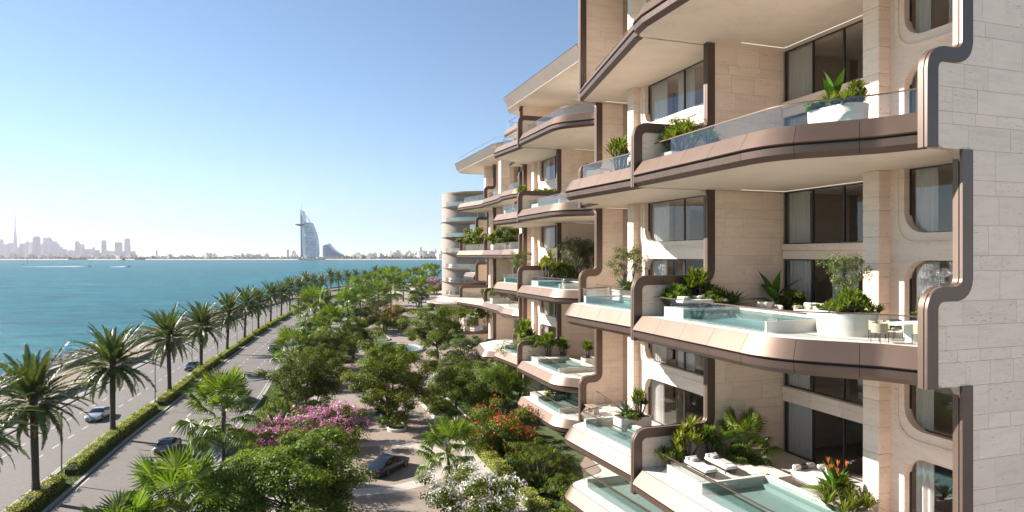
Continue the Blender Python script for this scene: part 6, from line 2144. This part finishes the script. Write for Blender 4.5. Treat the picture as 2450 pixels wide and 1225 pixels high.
tb = T("dining_table", "white dining table at the end of the middle terrace", "table", 24.1, 19.95, zt)
mb = MB(); mb.lathe([(.30, 0), (.28, .70), (.5, .71)], 18); mb.build("pedestal", M['white'], tb, 'auto')
mb = MB(); mb.prism(oval(0, 0, 2.5, 1.15, 0), .71, .76); mb.build("table_top", M['white'], tb)
for i, (a, b, rz, lb) in enumerate(((-.9, .85, 100, "olive dining chair nearest the oval planter"), (.1, .9, 80, "olive dining chair on the far side of the table"), (-.5, -.85, -100, "olive dining chair on the near side of the table"), (-1.65, .05, 180, "olive dining chair at the seaward end of the table"), (.75, -.85, -80, "olive dining chair next to the bronze frame"))):
    tub_chair(lb, 24.1 + a, 19.95 + b, zt, R(rz))
vs = T("flower_vase", "vase of pink roses on the white dining table", "vase", 24.7, 19.95, zt + .76)
mb = MB(); mb.lathe([(.06, 0), (.11, .08), (.09, .2), (.06, .24)], 12); mb.build("pot", M['whitestone'], vs, 'auto')
O("foliage", TREES['smallbush'][0], vs, (0, 0, .42), (0, 0, 0), .42)
O("blossom", blossoms(TREES['smallbush'][3], 26, (.6, .6, .5), 9, 'pink', .07, 5), vs, (0, 0, .42), (0, 0, 0), .45)

# ---- near block, lower terrace (deck 8.5)
zt = 8.5; zp = zt + .60
lounger("cream sun lounger on the lower pool plinth, next to the glass", 21.3, 30.5, zp, R(180))
lounger("sun lounger with a rumpled grey towel on the lower pool plinth", 22.7, 30.6, zp, R(180), True, True)
bn = T("stone_bench", "white stone bench block beside the lower pool", "bench", 25.4, 29.6, zt); mb = MB(); mb.rbox(-.5, .5, -1.0, 1.0, 0, .5, .04); mb.build("bench_block", M['whitestone'], bn)
rg = T("rug", "woven grey-brown rug under the daybed", "rug", 27.4, 27.3, zt + .004); mb = MB(); mb.box(-1.6, 1.6, -3.0, 3.0, 0, .015); mb.build("rug_weave", M['rug'], rg)
db = T("daybed", "large white square daybed on the lower terrace", "daybed", 27.6, 28.6, zt + .02)
mb = MB(); mb.rbox(-1.0, 1.0, -1.05, 1.05, .06, .42, .06); mb.build("mattress", M['fabric'], db, 'auto')
mb = MB(); mb.rbox(-.9, .9, -.95, .95, 0, .07, .02); mb.build("base", M['darkmetal'], db)
for i, (a, b, m_) in enumerate(((-.7, .8, 'fabric'), (-.2, .85, 'darkcushion'), (.3, .82, 'cushion'), (.75, .5, 'fabric'), (.8, -.05, 'fabric'))):
    mb = MB(); mb.rbox(a - .27, a + .27, b - .13, b + .13, .43, .75 - .05 * (i % 2), .08); mb.build("cushion", M[m_], db, 'auto')
low_table("low wooden slab table beside the daybed", 26.6, 26.4, zt, .75, 1.7, .42, 'wood')
ar = T("armchair", "rounded pale armchair inside the room behind the lower terrace", "armchair", 31.2, 27.4, zt + .02, R(200))
mb = MB(); mb.lathe([(.30, 0), (.42, .12), (.42, .40), (.1, .43)], 18); mb.build("seat", M['fabric'], ar, 'auto')
mb = MB(); mb.tube([(-.35, -.3, .72), (.35, -.3, .72)], .17, 10); mb.build("backrest", M['fabric'], ar, 'auto')
rp("yellow_dracaena", "yellow-green dracaena by the low bronze wall of the lower terrace", 22.2, 33.0, zt + .5, DRACY, 1.45)
rp("yellow_dracaena", "smaller yellow dracaena left of the taller one on the lower terrace", 21.4, 32.75, zt + .4, DRACY, 1.05, 1.2)
rp("spiky_shrub", "dark green spiky shrub at the seaward end of the lower planting bed", 20.7, 32.7, zt + .55, TUFTD, 1.3)
rp("spiky_shrub", "green spiky shrub between the dracaena and the fan palm", 23.6, 32.9, zt + .5, DRAC, 1.15)
x, y, _ = W(25.6, 32.4)
fan_palm(x, y, 1.2, .95, "bushy fan palm against the stone wall of the lower terrace", 61, n=30, z=zt, low=-25)
rp("spiky_shrub", "low dark plant under the bushy fan palm", 25.0, 31.9, zt + .1, TUFTD, 1.6)
x, y, _ = W(25.3, 25.2, 0)
he = banana("leafy heliconia at the column of the lower terrace", (x, y, zt + .3), .85, 8, 12)
he["label"] = "leafy plant with orange bracts at the lower terrace column"
V, F = [], []
for i in range(6):
    a = i * 2.4; q = .25 + .35 * (i % 3) / 2
    c = np.array((q * math.cos(a), q * math.sin(a), 1.55 + .35 * (i % 4) / 3))
    rosette(V, F, c, .38, .03, 6, i + 2, .8, .1)
O("bract", mesh_vf("bract", V, F, 'orangefl'), he)
rp("grass_shrub", "golden-green grassy shrub at the bottom of the lower terrace column", 24.9, 24.2, zt + .4, TUFT, 2.3)
rp("grass_shrub", "spiky green shrub beside the golden grassy one", 25.4, 24.7, zt + .5, DRAC, .85)

# ---- near block, upper terrace (deck 26.5)
zt = 26.5
planter("white boat-shaped planter at the curve of the upper terrace", 22.6, 22.3, zt, 1.5, 2.6, .95, R(8), .7)
banana("upright banana plant in the white boat-shaped planter", W(22.7, 22.6, zt + .75), .9, 12, 7)
rp("grass_tuft", "grassy shrub spilling over the white boat-shaped planter", 22.5, 21.9, zt + .85, TUFT, 1.7)
rp("grass_tuft", "dark strap-leaved shrub in the white boat-shaped planter", 22.9, 21.5, zt + .85, DRAC, .75)
bush("low leafy cover in the white boat-shaped planter", 22.5, 22.9, zt + .85, 'lowgreen', 1.4, 3)
planter("long low white planter along the low wall of the upper terrace", 22.0, 32.4, zt, 3.4, 1.3, .45, 0, .2)
rp("bamboo_shrub", "full green shrub by the low bronze wall of the upper terrace", 21.4, 32.5, zt + .4, BAMB, 1.45)
rp("fern_shrub", "dark strap-leaved plant right of the full green shrub", 23.4, 32.4, zt + .35, DRAC, 1.0)
agave("agave at the right end of the upper planter", W(25.2, 32.2, zt + .25), 1.15, 9)
bush("loose leafy shrub behind the upper low wall", 23.2, 35.0, zt + .5, 'smallolive', 1.0, 7)
bush("yellowish shrub behind the upper low wall, left of the loose one", 21.9, 35.2, zt + .4, 'smallolive', .75, 9)
# ---- near block, far bay
rp("dracaena", "pompom dracaena on the far bay of the upper terrace", DU(1482, 40.5), 40.5, zt, DRAC, 1.75)
agave("small agave beside the pompom dracaena", W(DU(1508, 40), 40, zt + .35), .9, 11)
planter("small white planter beside the pompom dracaena", DU(1512, 39.6), 39.6, zt, 1.4, 1.0, .45, 0, .2)
for zt, pl, lab in ((17.5, 43.6, "middle"), (8.5, 41.6, "lower")):
    d_ = DU(1497, pl)
    d_ = max(d_, 23.6 if zt > 10 else 22.9)
    planter(f"white box planter by the pool of the {lab} far bay", d_ + .4, pl, zt, 2.6, 1.5, .95, 0, .3)
    agave(f"grey-green agave in the white planter of the {lab} far bay", W(d_ - .1, pl, zt + .9), 1.25, 13 + int(zt))
    if zt > 10:
        tree("olive_sapling", "loose olive sapling in the white planter of the middle far bay", "tree", *W(d_ + .3, pl + .2, 0)[:2], 'smallolive', 1.25, 5, zt + .8)
        bush("leafy cover under the olive sapling", d_ + .5, pl - .2, zt + .9, 'lowgreen', 1.5, 4)
    else:
        rp("spiky_shrub", "bright strap-leaved shrub in the white planter of the lower far bay", d_ + 1.0, pl, zt + .7, DRAC, 1.35)
        bush("leafy cover in the white planter of the lower far bay", d_ + .2, pl - .3, zt + .9, 'lowgreen', 1.3, 8)
sofa("grey-white sofa under the arch of the lower far bay", 24.6, 37.6, 8.5, R(0), 2.2)
planter("small white pot by the bronze edge of the lower far bay", 23.6, 34.9, 8.5, .8, .8, .45, 0, .35)
bush("small round bush in the white pot by the bronze edge", 23.6, 34.9, 8.5 + .4, 'smallbush', .8, 5)
low_table("small wooden table at the back of the lower far bay", 22.6, 46.6, 8.5, .8, 1.6, .6, 'wood')

# ---- middle block
def bu(u, s): return DU(u, s)
zt = 26.5
rp("spiky_shrub", "spiky shrub behind the upper low wall of the middle block", bu(1250, 76), 76, zt + .9, DRAC, 1.5)
rp("spiky_shrub", "grassy shrub on the upper low wall of the middle block", bu(1300, 74.5), 74.5, zt + 1.7, TUFT, 2.6)
zt = 17.5
rp("yellow_dracaena", "yellow dracaena on the middle terrace of the middle block", bu(1312, 71.6), 71.6, zt + .6, DRACY, 2.1)
rp("bamboo_shrub", "bright strap-leaved shrub right of the yellow dracaena", bu(1347, 71.4), 71.4, zt + .3, BAMB, 1.9)
tree("olive_sapling", "grey-green olive tree on the middle terrace of the middle block", "tree", *W(bu(1378, 70.6), 70.6)[:2], 'smallolive', 1.95, 4, zt + .3)
tree("olive_sapling", "second olive tree behind the bronze fin of the middle block", "tree", *W(bu(1412, 71.4), 71.4)[:2], 'smallolive', 1.7, 5, zt + .5)
bush("low hedge at the foot of the olive trees", bu(1362, 71.2), 71.2, zt + .3, 'smallbush', 2.0, 6)
tree("olive_sapling", "flat-topped small tree beside the low wall of the middle block", "tree", *W(bu(1245, 77.5), 77.5)[:2], 'smallolive', 1.35, 8, zt + .5)
zt = 8.5
rp("dracaena", "branching dracaena on the lower terrace of the middle block", bu(1258, 77.5), 77.5, zt + .3, DRAC, 2.6)
bush("clipped cloud-shaped shrub on the lower low wall of the middle block", bu(1275, 74.6), 74.6, zt + 1.4, 'lowgreen', 3.6, 7)
rp("spiky_shrub", "bright strap-leaved shrub by the lower pool of the middle block", bu(1312, 71.6), 71.6, zt + .4, DRAC, 1.9)
rp("spiky_shrub", "smaller strap-leaved shrub right of the bright one", bu(1347, 71.4), 71.4, zt + .2, DRAC, 1.6)
rp("spiky_shrub", "pale green shrub in a round pot at the end of the lower pool", bu(1406, 67), 67, zt + .8, DRAC, 1.35)
planter("round white pot at the end of the lower pool of the middle block", bu(1408, 67), 67, zt, 1.7, 1.7, .95, 0, .8)
bush("dark bush under the lowest terrace of the middle block", bu(1330, 70), 70, 4.3, 'smallbush', 2.0, 2)
# ---- far block
bush("leafy tree-like shrub on the divided terrace of the far block", bu(1140, 119.6), 119.6, 22.3, 'smallbush', 4.2, 3)
bush("dark leafy shrub on the near end of the far block's terrace", bu(1205, 106), 106, 22.3, 'smallbush', 3.8, 5)
bush("leafy shrub on the lower terrace of the far block", bu(1205, 106), 106, 13.4, 'smallbush', 3.6, 7)
planter("white planter on the lower terrace of the far block", bu(1196, 104.5), 104.5, 13.0, 3.2, 1.6, .9)
planter("white planter on the divided terrace of the far block", bu(1198, 104), 104, 22.0, 3.2, 1.6, .9)
bush("dark shrub under the far block's lowest terrace", bu(1160, 118), 118, 8.6, 'smallbush', 3.4, 8)
rp("spiky_shrub", "green spiky shrub on the far block's lower terrace edge", bu(1158, 112), 112, 13.2, DRAC, 1.2)
